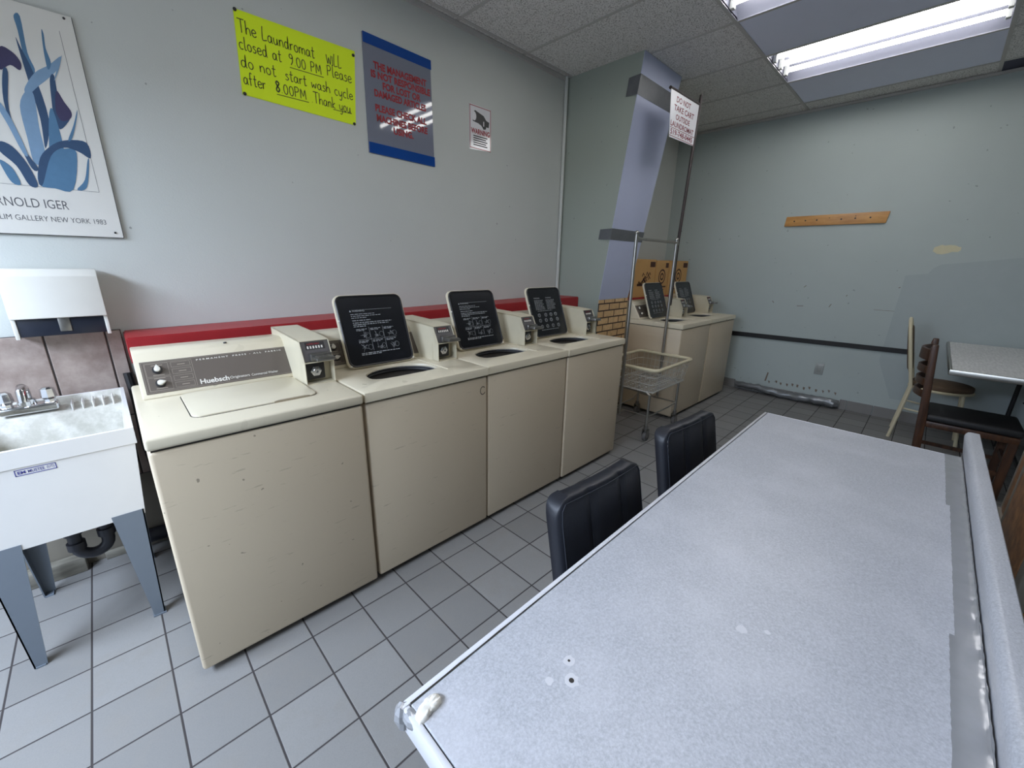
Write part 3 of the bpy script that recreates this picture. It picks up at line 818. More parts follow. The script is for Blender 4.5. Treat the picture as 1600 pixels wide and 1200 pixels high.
# stroke lettering for the handwritten board
GL = {
 'T': (0.62, [[(0, .98), (.62, 1)], [(.32, 1), (.3, 0)]]),
 'h': (0.42, [[(.02, 1), (0, 0), (.03, .3), (.14, .48), (.28, .48), (.36, .34), (.38, 0)]]),
 'e': (0.42, [[(.03, .25), (.38, .32), (.34, .46), (.2, .53), (.06, .42), (.02, .22), (.12, .03), (.26, 0), (.42, .1)]]),
 'L': (0.45, [[(.12, 1.05), (.06, .6), (.04, .08), (.14, 0), (.45, .08)]]),
 'l': (0.2, [[(.08, 1), (.05, .12), (.14, 0), (.2, .04)]]),
 'a': (0.48, [[(.36, .42), (.22, .52), (.06, .4), (.03, .14), (.16, 0), (.32, .14), (.38, .5), (.38, .1), (.48, 0)]]),
 'u': (0.46, [[(.02, .5), (.03, .14), (.15, 0), (.3, .1), (.36, .5), (.36, .1), (.45, 0)]]),
 'n': (0.42, [[(.02, .5), (.03, 0), (.04, .3), (.15, .48), (.28, .48), (.35, .35), (.37, 0)]]),
 'd': (0.48, [[(.36, .42), (.2, .52), (.05, .4), (.03, .12), (.16, 0), (.32, .14), (.4, 1), (.38, .12), (.47, 0)]]),
 'r': (0.32, [[(.02, .5), (.04, 0), (.05, .3), (.14, .46), (.3, .48)]]),
 'o': (0.42, [arc(.2, .25, .18, .26, 80, 440, 14)]),
 'm': (0.66, [[(.02, .5), (.03, 0), (.04, .32), (.14, .48), (.26, .46), (.31, .3), (.31, 0), (.32, .3), (.44, .48), (.56, .44), (.6, .3), (.61, 0)]]),
 't': (0.34, [[(.17, .88), (.14, .1), (.22, 0), (.32, .05)], [(0, .56), (.33, .58)]]),
 'W': (0.62, [[(0, .78), (.14, 0), (.3, .6), (.44, 0), (.62, .8)]]),
 'I': (0.12, [[(.06, .78), (.06, 0)]]),
 'K': (0.42, [[(.06, .78), (.03, .04), (.4, .02)]]),
 'c': (0.38, [arc(.22, .25, .2, .26, 50, 310, 12)]),
 's': (0.34, [[(.3, .46), (.14, .52), (.06, .4), (.2, .28), (.3, .14), (.16, 0), (.0, .06)]]),
 'P': (0.48, [[(.05, .8), (.03, 0)], [(.02, .8), (.3, .82), (.42, .66), (.3, .44), (.04, .4)]]),
 'M': (0.6, [[(.02, 0), (.08, .8), (.3, .2), (.5, .8), (.56, 0)]]),
 'i': (0.16, [[(.06, .5), (.06, .08), (.14, 0)], [(.07, .72), (.09, .74)]]),
 'y': (0.44, [[(.02, .5), (.06, .14), (.2, .02), (.34, .2)], [(.38, .5), (.36, -.1), (.24, -.36), (.06, -.3)]]),
 'f': (0.34, [[(.32, .92), (.2, 1), (.13, .8), (.13, -.02)], [(0, .5), (.3, .53)]]),
 'k': (0.40, [[(.04, 1), (.03, 0)], [(.34, .5), (.05, .22), (.36, 0)]]),
 'w': (0.56, [[(.02, .5), (.1, .02), (.25, .36), (.38, .02), (.54, .5)]]),
 '9': (0.42, [[(.36, .6), (.22, .5), (.06, .58), (.08, .78), (.24, .84), (.36, .7), (.34, .3), (.16, .0)]]),
 '0': (0.46, [arc(.22, .36, .19, .38, 90, 450, 16)]),
 '8': (0.44, [[(.34, .72), (.2, .84), (.08, .7), (.2, .46), (.36, .22), (.22, 0), (.06, .16), (.2, .44), (.36, .66), (.28, .82)]]),
 '.': (0.14, [[(.05, .0), (.08, .03)]]),
 ' ': (0.34, []),
}
def handwrite(mb, s, x0, x1, base, hgt, slope, y, wd):
    tot = sum(GL[c_][0] + 0.09 for c_ in s); sc = (x1 - x0) / tot; x = 0
    for c_ in s:
        w_, st = GL[c_]
        for k, line in enumerate(st):
            # subdivide with Catmull-Rom so that strokes run as curves
            P = [Vector((a, b)) for a, b in line]; out = []
            for i in range(len(P) - 1):
                p0, p1, p2, p3 = P[max(i - 1, 0)], P[i], P[i + 1], P[min(i + 2, len(P) - 1)]
                for u in range(3):
                    q = u / 3
                    out.append(0.5 * ((2 * p1) + (p2 - p0) * q + (2 * p0 - 5 * p1 + 4 * p2 - p3) * q * q + (3 * p1 - p0 - 3 * p2 + p3) * q ** 3))
            out.append(P[-1])
            pts = [(x0 + (x + p.x) * sc, y - 0.0002 * k, base + slope * (x + p.x) * sc + p.y * hgt) for p in out]
            mb.ribbon(pts, wd if c_ != '8' else wd * 1.6, FRN)
        x += w_ + 0.09
t, ctr = wall_board('notice_board', 'bright yellow handwritten card notice pinned to the left wall', 'notice', [(364, 12), (554, 80), (556, 196), (379, 147)], 0.004, M_neon)
hw = MB()
for s, a, b, base, hh in (('The Laundromat', 372, 492, (372, 50), 0.054), ('WILL', 510, 534, (510, 100), 0.054), ('closed at', 374, 441, (374, 76), 0.052), ('9.00 PM', 452, 503, (452, 101), 0.054), ('Please', 511, 550, (511, 118), 0.056),
                          ('do not', 377, 433, (377, 104), 0.052), ('start wash cycle', 446, 552, (446, 125), 0.050), ('after', 381, 417, (381, 131), 0.052), ('8.00PM', 431, 480, (431, 143), 0.054), ('.Thank you', 487, 549, (487, 160), 0.052)):
    p = wp(base[0], base[1]); x0 = wp(a, base[1]).x - ctr.x
    x1 = wp(b, base[1] + (b - a) * 0.3).x - ctr.x
    handwrite(hw, s, x0, x1, p.z - ctr.z, hh, -0.012, -0.0010, 0.0038)
for a in ((432, 144, 482, 157), (452, 102, 505, 118), (520, 168, 549, 175)):
    p = wp(a[0], a[1]) - ctr; q = wp(a[2], a[3]) - ctr
    hw.ribbon([(p.x, -0.001, p.z - 0.01), (q.x, -0.001, q.z - 0.01)], 0.003, FRN)
hw.build('handwriting', M_marker, t, smooth=False)
for p in ((366, 15), (551, 87), (382, 147), (553, 194)):
    q = wp(*p) - ctr
    MB().sphere((q.x, -0.003, q.z), 0.008, 10, (1, .6, 1)).build('push_pin', M_darkplastic, t)

# grey and blue management sign
t, ctr = wall_board('management_sign', 'glossy grey wall sign with blue bands and red capital lettering', 'sign', [(565, 48), (672, 95), (679, 261), (577, 238)], 0.006, M_signgrey)
tl, trr, br_, bl = [wp(*p) - ctr for p in ((565, 48), (672, 95), (679, 261), (577, 238))]
SX0, SX1 = min(tl.x, bl.x), max(trr.x, br_.x); SZ0, SZ1 = (br_.z + bl.z) / 2, (tl.z + trr.z) / 2
def lerp(a, b, u): return a + (b - a) * u
for u0, u1 in ((0.0, 0.085), (0.905, 1.0)):
    q = [lerp(tl, bl, u0), lerp(trr, br_, u0), lerp(trr, br_, u1), lerp(tl, bl, u1)]
    MB().prism([(p.x, p.z) for p in q], 'y', -0.0012, 0.0).build('blue_band', M_signblue, t, smooth=False)
SW, SH = SX1 - SX0, SZ1 - SZ0
for para in ((('THE MANAGEMENT', 0.13, 0.90, 0.265), ('IS NOT RESPONSIBLE', 0.09, 0.955, 0.34), ('FOR LOST OR', 0.24, 0.80, 0.418), ('DAMAGED ARTICLES', 0.12, 0.88, 0.495)), (('PLEASE CHECK ALL', 0.12, 0.88, 0.62), ('MACHINES BEFORE', 0.13, 0.89, 0.705), ('USING.', 0.36, 0.66, 0.785))):
    tx = MB()
    for s, u0, u1, v in para: tx.text(s, (SX0 + SW * u0, -0.0013, SZ1 - SH * v), (1, 0, 0), (0, 0, 1), SW * (u1 - u0), 0.038, 0.042)
    tx.build('red_lettering', M_redprint, t, smooth=False)

# camera warning sign
t, ctr = wall_board('warning_sign', 'small white camera warning sign with red border on the left wall', 'sign', [(733, 160), (767, 173), (767, 238), (734, 232)], 0.003, M_signwhite)
a, b = wp(734, 161) - ctr, wp(767, 238) - ctr
X_, Z_ = 0.096, 0.134
m = MB()
for q in ((-X_, X_, Z_ - 0.006, Z_ - 0.002), (-X_, X_, -Z_ + 0.002, -Z_ + 0.006), (-X_, -X_ + 0.004, -Z_, Z_), (X_ - 0.004, X_, -Z_, Z_)):
    m.box(q[0], q[1], -0.0008, 0, q[2], q[3])
m.text('WARNING', (-0.086, -0.0008, -0.040), (1, 0, 0), (0, 0, 1), 0.172, 0.034, 0.035)
m.build('red_print', M_redprint, t, smooth=False)
m = MB()
m.prism([(-0.068, 0.035), (-0.075, 0.075), (-0.05, 0.105), (0.03, 0.085), (0.055, 0.06), (0.082, 0.055), (0.078, 0.02), (0.055, 0.02), (0.05, 0.005), (0.03, 0.0), (0.01, 0.02), (-0.02, 0.03)], 'y', -0.0008, 0)
for i, z in enumerate((-0.056, -0.070, -0.084, -0.098, -0.112)): m.box(-0.065, 0.065 - 0.012 * (i % 2), -0.0008, 0, z, z + 0.007)
m.build('camera_pictogram', M_darkplastic, t, smooth=False)
m = MB().prism(arc(-0.058, 0.068, 0.020, 0.028, 0, 360, 16)[:-1], 'y', -0.0012, 0).ribbon([(0.03 + 0.0 * i, -0.0012, 0.02 + 0.03 * i / 4) for i in range(5)], 0.008, FRN)
m.build('camera_lens', M_signwhite, t, smooth=False)

# botanical poster
th = 0.012
ctr = Vector((-0.12, YW - th, 1.85))
t = thing('iris_poster', 'white mounted poster of blue irises cut by the left edge of the photo', 'poster', ctr)
MB().box(-0.46, 0.304, 0, th - 0.0005, -0.392, 0.392, 0.001, 1).build('mount_board', M_darkplastic, t)
MB().box(-0.46, 0.302, -0.001, 0.001, -0.390, 0.391).build('paper', M_paper, t, smooth=False)
bl_ = {'m': simple('iris_mid_blue', (78, 118, 150), 0.6, var=0.15, scale=30), 'l': simple('iris_pale_blue', (120, 150, 178), 0.6, var=0.1, scale=30),
       'd': simple('iris_dark_blue', (46, 74, 106), 0.6, var=0.15, scale=30), 'p': simple('iris_purple', (58, 54, 88), 0.6, var=0.2, scale=30)}
shapes = [
 ('m', [(65, 80), (95, 82), (130, 250), (165, 330), (150, 360), (120, 300), (85, 150)]),
 ('d', [(75, 180), (100, 230), (160, 350), (230, 560), (215, 700), (190, 560), (140, 400), (100, 270)]),
 ('l', [(120, 410), (165, 345), (230, 310), (285, 270), (270, 330), (225, 375), (180, 410), (140, 445), (120, 440)]),
 ('l', [(125, 430), (160, 450), (185, 600), (215, 740), (165, 770), (130, 650), (95, 500)]),
 ('m', [(195, 145), (207, 170), (215, 230), (240, 300), (225, 330), (205, 240)]),
 ('d', [(235, 370), (255, 360), (280, 480), (330, 520), (330, 560), (285, 610), (255, 560), (240, 450)]),
 ('p', [(265, 430), (300, 480), (335, 530), (330, 560), (290, 570), (262, 520)]),
 ('m', [(230, 560), (250, 520), (300, 700), (290, 780), (240, 800)]),
 ('m', [(180, 800), (220, 720), (300, 700), (360, 720), (345, 890), (260, 885), (190, 870)]),
 ('d', [(180, 840), (190, 740), (250, 680), (320, 660), (405, 672), (425, 745), (370, 715), (300, 695), (240, 735), (205, 860), (190, 870)]),
 ('m', [(410, 755), (418, 760), (408, 880), (362, 890), (398, 845)]),
 ('d', [(0, 665), (60, 690), (130, 770), (180, 870), (140, 870), (80, 780), (0, 710)]),
 ('m', [(0, 750), (60, 790), (100, 865), (60, 858), (20, 800)]),
 ('p', [(0, 225), (60, 250), (100, 300), (95, 335), (50, 310), (0, 330)]),
 ('d', [(15, 335), (40, 345), (45, 520), (110, 690), (180, 790), (150, 790), (80, 650), (20, 480)]),
 ('l', [(0, 480), (60, 570), (130, 720), (110, 720), (40, 590), (0, 520)]),
 ('m', [(345, 590), (362, 520), (360, 560), (340, 650), (320, 660)]),
 ('l', [(255, 380), (275, 300), (290, 265), (280, 320), (262, 370)]),
]
def smooth_loop(P, n=4):
    out = []; N_ = len(P)
    for i in range(N_):
        p0, p1, p2, p3 = [Vector(P[(i + k) % N_]) for k in (-1, 0, 1, 2)]
        for u in range(n):
            q = u / n
            out.append(0.5 * ((2 * p1) + (p2 - p0) * q + (2 * p0 - 5 * p1 + 4 * p2 - p3) * q * q + (3 * p1 - p0 - 3 * p2 + p3) * q ** 3))
    return out
for key in 'mldp':
    m = MB()
    for i, (c_, pts) in enumerate(shapes):
        if c_ != key: continue
        q = [wp(u / 3, v / 3) - ctr for u, v in smooth_loop(pts)]
        m.poly([(p.x, -0.0012 - 0.00008 * i, p.z) for p in q])
    # loose leaves carry on past the frame
    for i in range(3):
        x = -0.42 + 0.11 * i + 0.02 * 'mldp'.index(key)
        m.poly([(x, -0.0012, -0.22), (x + 0.04, -0.0012, -0.22), (x + 0.05, -0.0012, 0.0), (x + 0.02, -0.0012, 0.2), (x + 0.01, -0.0012, 0.0)])
    m.build('iris_leaves', bl_[key], t, smooth=False)
m = MB()
for s, x1, z, hgt, pxl in (('ARNOLD IGER', 0.098, 0, 0.032, (108, 325)), ('LIM GALLERY NEW YORK 1983', 0.250, 0, 0.019, (166, 349))):
    e_ = wp(*pxl) - ctr; st = wp(0, pxl[1] - (12 if hgt > .03 else 8)) - ctr
    if hgt > 0.03: m.text(s, (e_.x - 0.208, -0.0014, e_.z - 0.008), (1, 0, 0), (0, 0, 1), 0.208, hgt, -0.004)
    else: m.text(s, (st.x + 0.002, -0.0014, e_.z - 0.006), (1, 0, 0), (0, 0, 1), e_.x - st.x - 0.002, hgt, -0.004)
fr_ = [wp(155, 301) - ctr, wp(105, 40) - ctr]
m.ribbon([(fr_[0].x, -0.0014, fr_[0].z), (fr_[0].x, -0.0014, 0.335)], 0.0012, FRN); m.ribbon([(-0.42, -0.0014, fr_[0].z), (fr_[0].x, -0.0014, fr_[0].z)], 0.0012, FRN)
m.build('poster_lettering', M_ink, t, smooth=False)
for p in ((100, 31), (180, 364)):
    q = wp(*p) - ctr
    MB().cyl((q.x, -0.004, q.z), (q.x, 0.0, q.z), 0.004, n=10).build('push_pin', M_darkplastic, t)

# paper towel dispenser
t = thing('paper_towel_dispenser', 'white metal paper towel dispenser on the wall above the sink', 'dispenser', (-0.063, YW - 0.014, 1.07))
X_ = 0.132
MB().prism([(0.0, 0.0), (0.0, 0.262), (-0.085, 0.262), (-0.098, 0.235), (-0.104, 0.085), (-0.104, 0.077), (-0.02, 0.077), (-0.02, 0.0)], 'x', -X_, X_, 0.003, 2).build('cover', M_white, t)
MB().box(-X_, -X_ + 0.012, -0.092, 0.0, 0.0, 0.08, 0.002).box(X_ - 0.012, X_, -0.092, 0.0, 0.0, 0.08, 0.002).build('side_panel', M_white, t)
MB().box(-X_ + 0.012, X_ - 0.012, -0.088, -0.01, 0.008, 0.078, 0.002).build('feed_tray', simple('navy_black_tray', (24, 30, 44), 0.35), t)
MB().box(-0.012, 0.022, -0.092, -0.086, 0.022, 0.078, 0.003).build('latch', M_steel, t)

# ------------------------------------------------------------------ utility sink
t = thing('utility_sink', 'white plastic laundry tub sink on grey tapered legs below the dispenser', 'sink', (-0.165, 0.79, 0))
def rz(v): return 0.797 + 0.028 * (v + 0.27) / 0.54     # rim rises a little to the back
tx0, tx1, ty0, ty1 = -0.225, 0.225, -0.268, 0.27
def loop(x0, x1, y0, y1, zf): return [(x0, y0, zf(y0)), (x1, y0, zf(y0)), (x1, y1, zf(y1)), (x0, y1, zf(y1))]
m = MB()
outs = [loop(-0.195, 0.197, ty0 + 0.008, ty1 - 0.03, lambda y: 0.455), loop(tx0 + 0.006, tx1 - 0.006, ty0 + 0.004, ty1 - 0.01, lambda y: 0.735), loop(tx0, tx1, ty0, ty1, lambda y: 0.738), loop(tx0, tx1, ty0, ty1, rz), loop(tx0 + 0.012, tx1 - 0.012, ty0 + 0.012, ty1 - 0.012, rz)]
vv = [[m.bm.verts.new(p) for p in L] for L in outs]
for A, B in zip(vv, vv[1:]):
    for i in range(4): m.bm.faces.new([A[i], A[(i + 1) % 4], B[(i + 1) % 4], B[i]])
m.bm.faces.new(vv[0][::-1])
m.build('tub', M_tub, t, angle=20)
m = MB()
ins = [loop(tx0 + 0.012, tx1 - 0.012, ty0 + 0.012, ty1 - 0.012, rz), loop(tx0 + 0.016, tx1 - 0.016, ty0 + 0.014, ty1 - 0.022, lambda y: rz(y) - 0.028), loop(tx0 + 0.018, tx1 - 0.018, ty0 + 0.014, ty1 - 0.115, lambda y: rz(y) - 0.036), loop(tx0 + 0.022, tx1 - 0.022, ty0 + 0.018, ty1 - 0.125, lambda y: rz(y) - 0.06), loop(-0.17, 0.17, ty0 + 0.04, ty1 - 0.16, lambda y: 0.475)]
vv = [[m.bm.verts.new(p) for p in L] for L in ins]
for A, B in zip(vv, vv[1:]):
    for i in range(4): m.bm.faces.new([A[i], A[(i + 1) % 4], B[(i + 1) % 4], B[i]])
m.bm.faces.new(vv[-1])
m.build('basin', M_tubin, t, angle=20)
m = MB()
for i in range(5): m.box(0.062 + i * 0.030, 0.067 + i * 0.030, 0.16, 0.245, 0.775, 0.812, 0.002, 1)
m.build('soap_ridges', M_tub, t)
m = MB(); zz = 0.709; ye = ty0 + 0.0034
for q in ((-0.068, 0.022, zz, zz + 0.002), (-0.068, 0.022, zz + 0.019, zz + 0.021), (-0.068, -0.066, zz, zz + 0.021), (0.020, 0.022, zz, zz + 0.021)): m.box(q[0], q[1], ye, ye + 0.002, q[2], q[3])
m.text('MUSTEE', (-0.040, ye, zz + 0.0055), (1, 0, 0), (0, 0, 1), 0.036, 0.010, 0.01)
m.text('EM', (-0.062, ye, zz + 0.0055), (1, 0, 0), (0, 0, 1), 0.017, 0.010, 0.03)
m.text('(UT)', (0.001, ye, zz + 0.0045), (1, 0, 0), (0, 0, 1), 0.016, 0.012, 0.01)
m.build('maker_stamp', M_blueprint, t, smooth=False)
for sx, sy in ((-1, -1), (1, -1), (-1, 1), (1, 1)):
    x = 0.195 * sx; y = (-0.262 if sy < 0 else 0.205); yb_ = y + (0 if sy < 0 else -0.03)
    m = MB()
    zT, th_ = 0.475, 0.004
    wT, wB = 0.088, 0.032
    xo, xo2 = x, x - 0.018 * sx
    m.prism([(xo, zT), (xo - wT * sx, zT), (xo - wB * sx, 0.0), (xo, 0.0)], 'y', y, y + th_ * (1 if sy < 0 else -1))
    m.prism([(y, zT), (y - wT * sy, zT), (y - wB * sy, 0.0), (y, 0.0)], 'x', xo, xo - th_ * sx)
    for v in m.bm.verts: v.co.x -= 0.018 * sx * (1 - v.co.z / zT)
    lg = m.build('leg', M_leggrey, t, smooth=False, norm=True)
    MB().box(xo2 - wB * sx - 0.004, xo2 + 0.004, y - (wB if sy > 0 else 0) - 0.004, y + (wB if sy < 0 else 0) + 0.004, 0, 0.006).build('foot_plate', M_leggrey, lg, smooth=False)
# faucet
fz = rz(0.2) - 0.026; fx = -0.048
fa = thing('faucet', 'chrome two-handle faucet on the back deck of the sink', 'faucet', (-0.165 + fx, 0.79 + 0.205, fz))
MB().box(-0.078, 0.078, -0.034, 0.028, 0, 0.030, 0.007, 3).build('base', M_chrome, fa)
for s in (-1, 1):
    MB().lathe([(0.018, 0.028), (0.016, 0.04), (0.020, 0.045), (0.024, 0.05), (0.021, 0.082), (0.012, 0.088)], (s * 0.056, 0, 0), 8).build('handle', M_chrome, fa, angle=20)
MB().tube([(0, 0, 0.028), (0, 0, 0.075), (0, -0.012, 0.098), (0, -0.045, 0.108), (0, -0.085, 0.100), (0, -0.095, 0.075), (0, -0.095, 0.060)], 0.014, 14).build('spout', M_chrome, fa)
MB().cyl((0, -0.095, 0.064), (0, -0.095, 0.048), 0.017, n=14).build('aerator', M_chrome, fa)
MB().lathe([(0.022, 0.026), (0.022, 0.05), (0.016, 0.056)], (0, 0, 0), 16).build('spout_collar', M_chrome, fa)
# drain trap
dt = thing('drain_trap', 'dark curved waste pipe hanging under the laundry sink', 'pipe', (-0.19, 0.80, 0.455))
cpts = [(0.0, 0, 0.018), (0.0, 0, -0.14)] + [(0.045 - 0.045 * math.cos(math.radians(a)), 0, -0.19 - 0.045 * math.sin(math.radians(a))) for a in range(0, 181, 20)] + [(0.09, 0.0, -0.12), (0.095, 0.06, -0.09), (0.095, 0.30, -0.08)]
MB().tube(cpts, 0.021, 14).build('trap_bend', M_pipe, dt)
for p, q in (((0, 0, -0.10), (0, 0, -0.13)), ((0, 0, -0.165), (0, 0, -0.195)), ((0.09, 0, -0.17), (0.09, 0, -0.14))): MB().cyl(p, q, 0.028, n=14).build('slip_nut', M_pipe, dt)
# hoses and pipe between the sink and the first washer
o = MB().tube([(0.16, 1.02, 0.13), (0.10, 1.04, 0.30), (0.085, 1.05, 0.55), (0.09, 1.075, 0.75), (0.085, 1.09, 0.88)], 0.016, 10).build('drain_hose', M_black)
tag(o, 'black drain hose rising in the gap between sink and first washer', 'hose')
o = MB().tube([(-0.05, 1.09, 0.055), (0.2, 1.085, 0.055), (0.75, 1.085, 0.055)], 0.035, 12).build('waste_pipe', M_pipe)
tag(o, 'black waste pipe along the floor behind the first washer', 'pipe')

# ------------------------------------------------------------------ laundry cart
CX0, CX1, CY0, CY1 = 2.965, 3.622, -0.035, 0.465
t = thing('laundry_cart', 'wire laundry cart on casters with a hanging rail, in front of the pillar', 'cart', ((CX0 + CX1) / 2, (CY0 + CY1) / 2, 0))
hx, hy = (CX1 - CX0) / 2, (CY1 - CY0) / 2; ZR, ZF = 0.612, 0.425
def rrect(x, y, r, z, n=6):
    P = []
    for cx, cy, a0 in ((x - r, y - r, 0), (-x + r, y - r, 90), (-x + r, -y + r, 180), (x - r, -y + r, 270)): P += [(a, b, z) for a, b in arc(cx, cy, r, r, a0, a0 + 90, n)]
    return P
MB().tube(rrect(hx, hy, 0.05, ZR), 0.014, 10, closed=True).build('rim', M_creamtube, t)
bk = MB()
fx, fy = hx - 0.035, hy - 0.035
for q in (0.33, 0.66): bk.tube(rrect(hx - 0.035 * q, hy - 0.035 * q, 0.045, ZR + (ZF - ZR) * q, 4), 0.0028, 5, closed=True)
bk.tube(rrect(fx, fy, 0.04, ZF, 4), 0.004, 6, closed=True)
nx, ny = 14, 11
for i in range(nx):
    u = -1 + 2 * i / (nx - 1)
    for s in (-1, 1): bk.tube([(u * (hx - 0.05), s * hy, ZR), (u * (fx - 0.03), s * fy, ZF)], 0.002, 4)
for i in range(ny):
    u = -1 + 2 * i / (ny - 1)
    for s in (-1, 1): bk.tube([(s * hx, u * (hy - 0.05), ZR), (s * fx, u * (fy - 0.03), ZF)], 0.002, 4)
for i in range(17):
    u = -1 + 2 * i / 16; bk.tube([(u * fx, -fy, ZF), (u * fx, fy, ZF)], 0.0026, 5)
for i in range(8):
    u = -1 + 2 * i / 7; bk.tube([(-fx, u * fy, ZF - 0.005), (fx, u * fy, ZF - 0.005)], 0.003, 5)
bk.build('wire_basket', M_wire, t)
lx, ly = fx - 0.05, fy - 0.03
fm = MB()
for s in (-1, 1):
    fm.tube([(s * (lx + 0.02), -ly + 0.10, ZF - 0.014), (s * (lx + 0.02), -ly + 0.03, ZF - 0.016), (s * (lx + 0.02), -ly, ZF - 0.035), (s * (lx + 0.02), -ly, 0.125)], 0.011, 10)
    fm.tube([(s * (lx + 0.02), ly - 0.10, ZF - 0.014), (s * (lx + 0.02), ly - 0.03, ZF - 0.016), (s * (lx + 0.02), ly, ZF - 0.035), (s * (lx + 0.02), ly, 0.125)], 0.011, 10)
    fm.tube([(s * (lx + 0.02), -ly + 0.1, ZF - 0.014), (s * (lx + 0.02), ly - 0.1, ZF - 0.014)], 0.011, 10)
    fm.tube([(-lx - 0.02, s * ly, 0.215), (-lx * 0.6, s * (ly - 0.02), 0.19), (lx * 0.6, s * (ly - 0.02), 0.19), (lx + 0.02, s * ly, 0.215)], 0.006, 8)
    fm.tube([(s * (lx + 0.02), -ly, 0.215), (s * (lx + 0.02), ly, 0.215)], 0.006, 8)
fm.build('frame', M_zinc, t)
for sx in (-1, 1):
    for sy in (-1, 1):
        cs = MB(); x, y = sx * (lx + 0.02), sy * ly
        cs.cyl((x, y, 0.135), (x, y, 0.100), 0.016, n=12).box(x - 0.018, x + 0.018, y - 0.022, y - 0.019, 0.035, 0.105).box(x - 0.018, x + 0.018, y + 0.019, y + 0.022, 0.035, 0.105).box(x - 0.018, x + 0.018, y - 0.022, y + 0.022, 0.098, 0.105)
        co = cs.build('caster', M_steel, t, smooth=False)
        MB().lathe([(0.012, -0.015), (0.034, -0.015), (0.040, -0.009), (0.040, 0.009), (0.034, 0.015), (0.012, 0.015)], (0, 0, 0), 24, Matrix.Translation((x + 0.008, y, 0.040)) @ Matrix.Rotation(PI / 2, 4, 'X')).build('wheel', simple('grey_rubber_wheel', (92, 90, 88), 0.6), co)
# hanging rack: two posts and a cross rail
pxa, pxb, pyy = 2.952 - t.location.x, 3.625 - t.location.x, 0.24 - t.location.y
rk = MB()
rk.cyl((pxa, pyy, 0.20), (pxa, pyy, 1.615), 0.0125, n=14).cyl((pxb, pyy, 0.20), (pxb, pyy, 1.600), 0.0125, n=14)
rk.box(pxa, -lx - 0.015, pyy - 0.006, pyy + 0.006, 0.206, 0.220).box(lx + 0.015, pxb, pyy - 0.006, pyy + 0.006, 0.206, 0.220)
rk.build('hanging_post', M_zinc, t)
MB().tube([(pxa, pyy, 1.590), (pxa + 0.03, pyy, 1.578), (pxa + 0.06, pyy, 1.575), (pxb, pyy, 1.575)], 0.0105, 10).build('hanging_rail', M_zinc, t)
MB().sphere((pxa, pyy, 1.615), 0.016).sphere((pxb, pyy, 1.600), 0.016).cyl((pxb, pyy, 1.555), (pxb, pyy, 1.592), 0.017, n=12).build('post_cap', M_zinc, t)
# dark pole with the cart sign
M_pole = simple('dark_brown_pole', (52, 42, 40), 0.45, var=0.1)
sgx0, sgx1 = 3.215 - t.location.x, 3.675 - t.location.x
MB().tube([(pxb + 0.026, pyy, 1.05), (pxb + 0.026, pyy, 1.56), (3.728 - t.location.x, pyy - 0.004, 2.68)], 0.0125, 10).build('sign_pole', M_pole, t)
MB().cyl((sgx0, pyy, 2.600), (3.74 - t.location.x, pyy, 2.612), 0.011, n=10).build('sign_arm', M_pole, t)
pl = MB().prism([(sgx0 + 0.005, 2.598), (sgx1 + 0.030, 2.610), (sgx1 + 0.012, 2.315), (sgx0 + 0.055, 2.300)], 'y', pyy - 0.0065, pyy - 0.003).build('cart_sign', M_plate, t, smooth=False)
tx = MB(); yy = pyy - 0.0071
for s, u0, u1, zz, hh in (('DO NOT', 0.105, 0.345, 2.533, 0.038), ('TAKE CART', 0.08, 0.42, 2.478, 0.038), ('OUTSIDE', 0.12, 0.36, 2.425, 0.036), ('LAUNDROMAT', 0.05, 0.445, 2.374, 0.036), ('519-748-0445', 0.06, 0.44, 2.322, 0.036)):
    tx.text(s, (sgx0 + u0, yy, zz), (1, 0, 0.02), (0.0, 0, 1), u1 - u0, hh, 0.02)
for zz in (2.365, 2.312): tx.ribbon([(sgx0 + 0.05, yy, zz), (sgx1 + 0.012, yy, zz + 0.008)], 0.004, FRN)
tx.build('sign_lettering', M_maroon, pl, smooth=False)

# ------------------------------------------------------------------ things on the back wall
t = thing('peg_rail', 'long honey pine board with empty peg holes on the back wall', 'rail', (XB, -0.545, 1.846))
MB().prism([(0.408, -0.046), (0.400, 0.046), (-0.405, 0.050), (-0.392, -0.050)], 'x', -0.02, -0.001, 0.003, 2).build('board', M_pine, t)
for y, z in ((0.325, 0.0), (0.23, 0.002), (0.135, 0.002), (-0.06, 0.0), (-0.165, 0.002), (-0.275, 0.003), (0.035, 0.016), (-0.165, 0.022)): MB().cyl((-0.0215, y, z), (-0.0195, y, z), 0.007 if z < .01 else .004, n=10).build('peg_hole', M_darkline, t, smooth=False)
t = thing('wall_outlet', 'small pale duplex outlet plate low on the back wall', 'outlet', (XB, -0.708, 0.378))
MB().box(-0.006, -0.0005, -0.038, 0.038, -0.058, 0.058, 0.002).build('cover_plate', M_outlet, t)
MB().box(-0.008, -0.004, -0.019, 0.019, -0.036, 0.036, 0.003).build('receptacle', simple('grey_receptacle', (150, 154, 150), 0.4), t)
random.seed(21)
pts = []; rad = []
for i in range(26):
    u = i / 25; pts.append((XB - 0.055 + random.uniform(-.004, .004), 0.045 - u * 0.985, 0.062 + 0.012 * math.sin(u * 9) - 0.018 * u + random.uniform(-.006, .006))); rad.append((0.030 + 0.016 * u) * random.uniform(0.85, 1.15) * (0.5 if i in (0, 25) else 1))
o = MB().tube(pts, 0.04, 14, radii=rad).build('wrapped_pipe', M_wrap, angle=25)
tag(o, 'silvery plastic-wrapped pipe lying along the foot of the back wall', 'pipe')

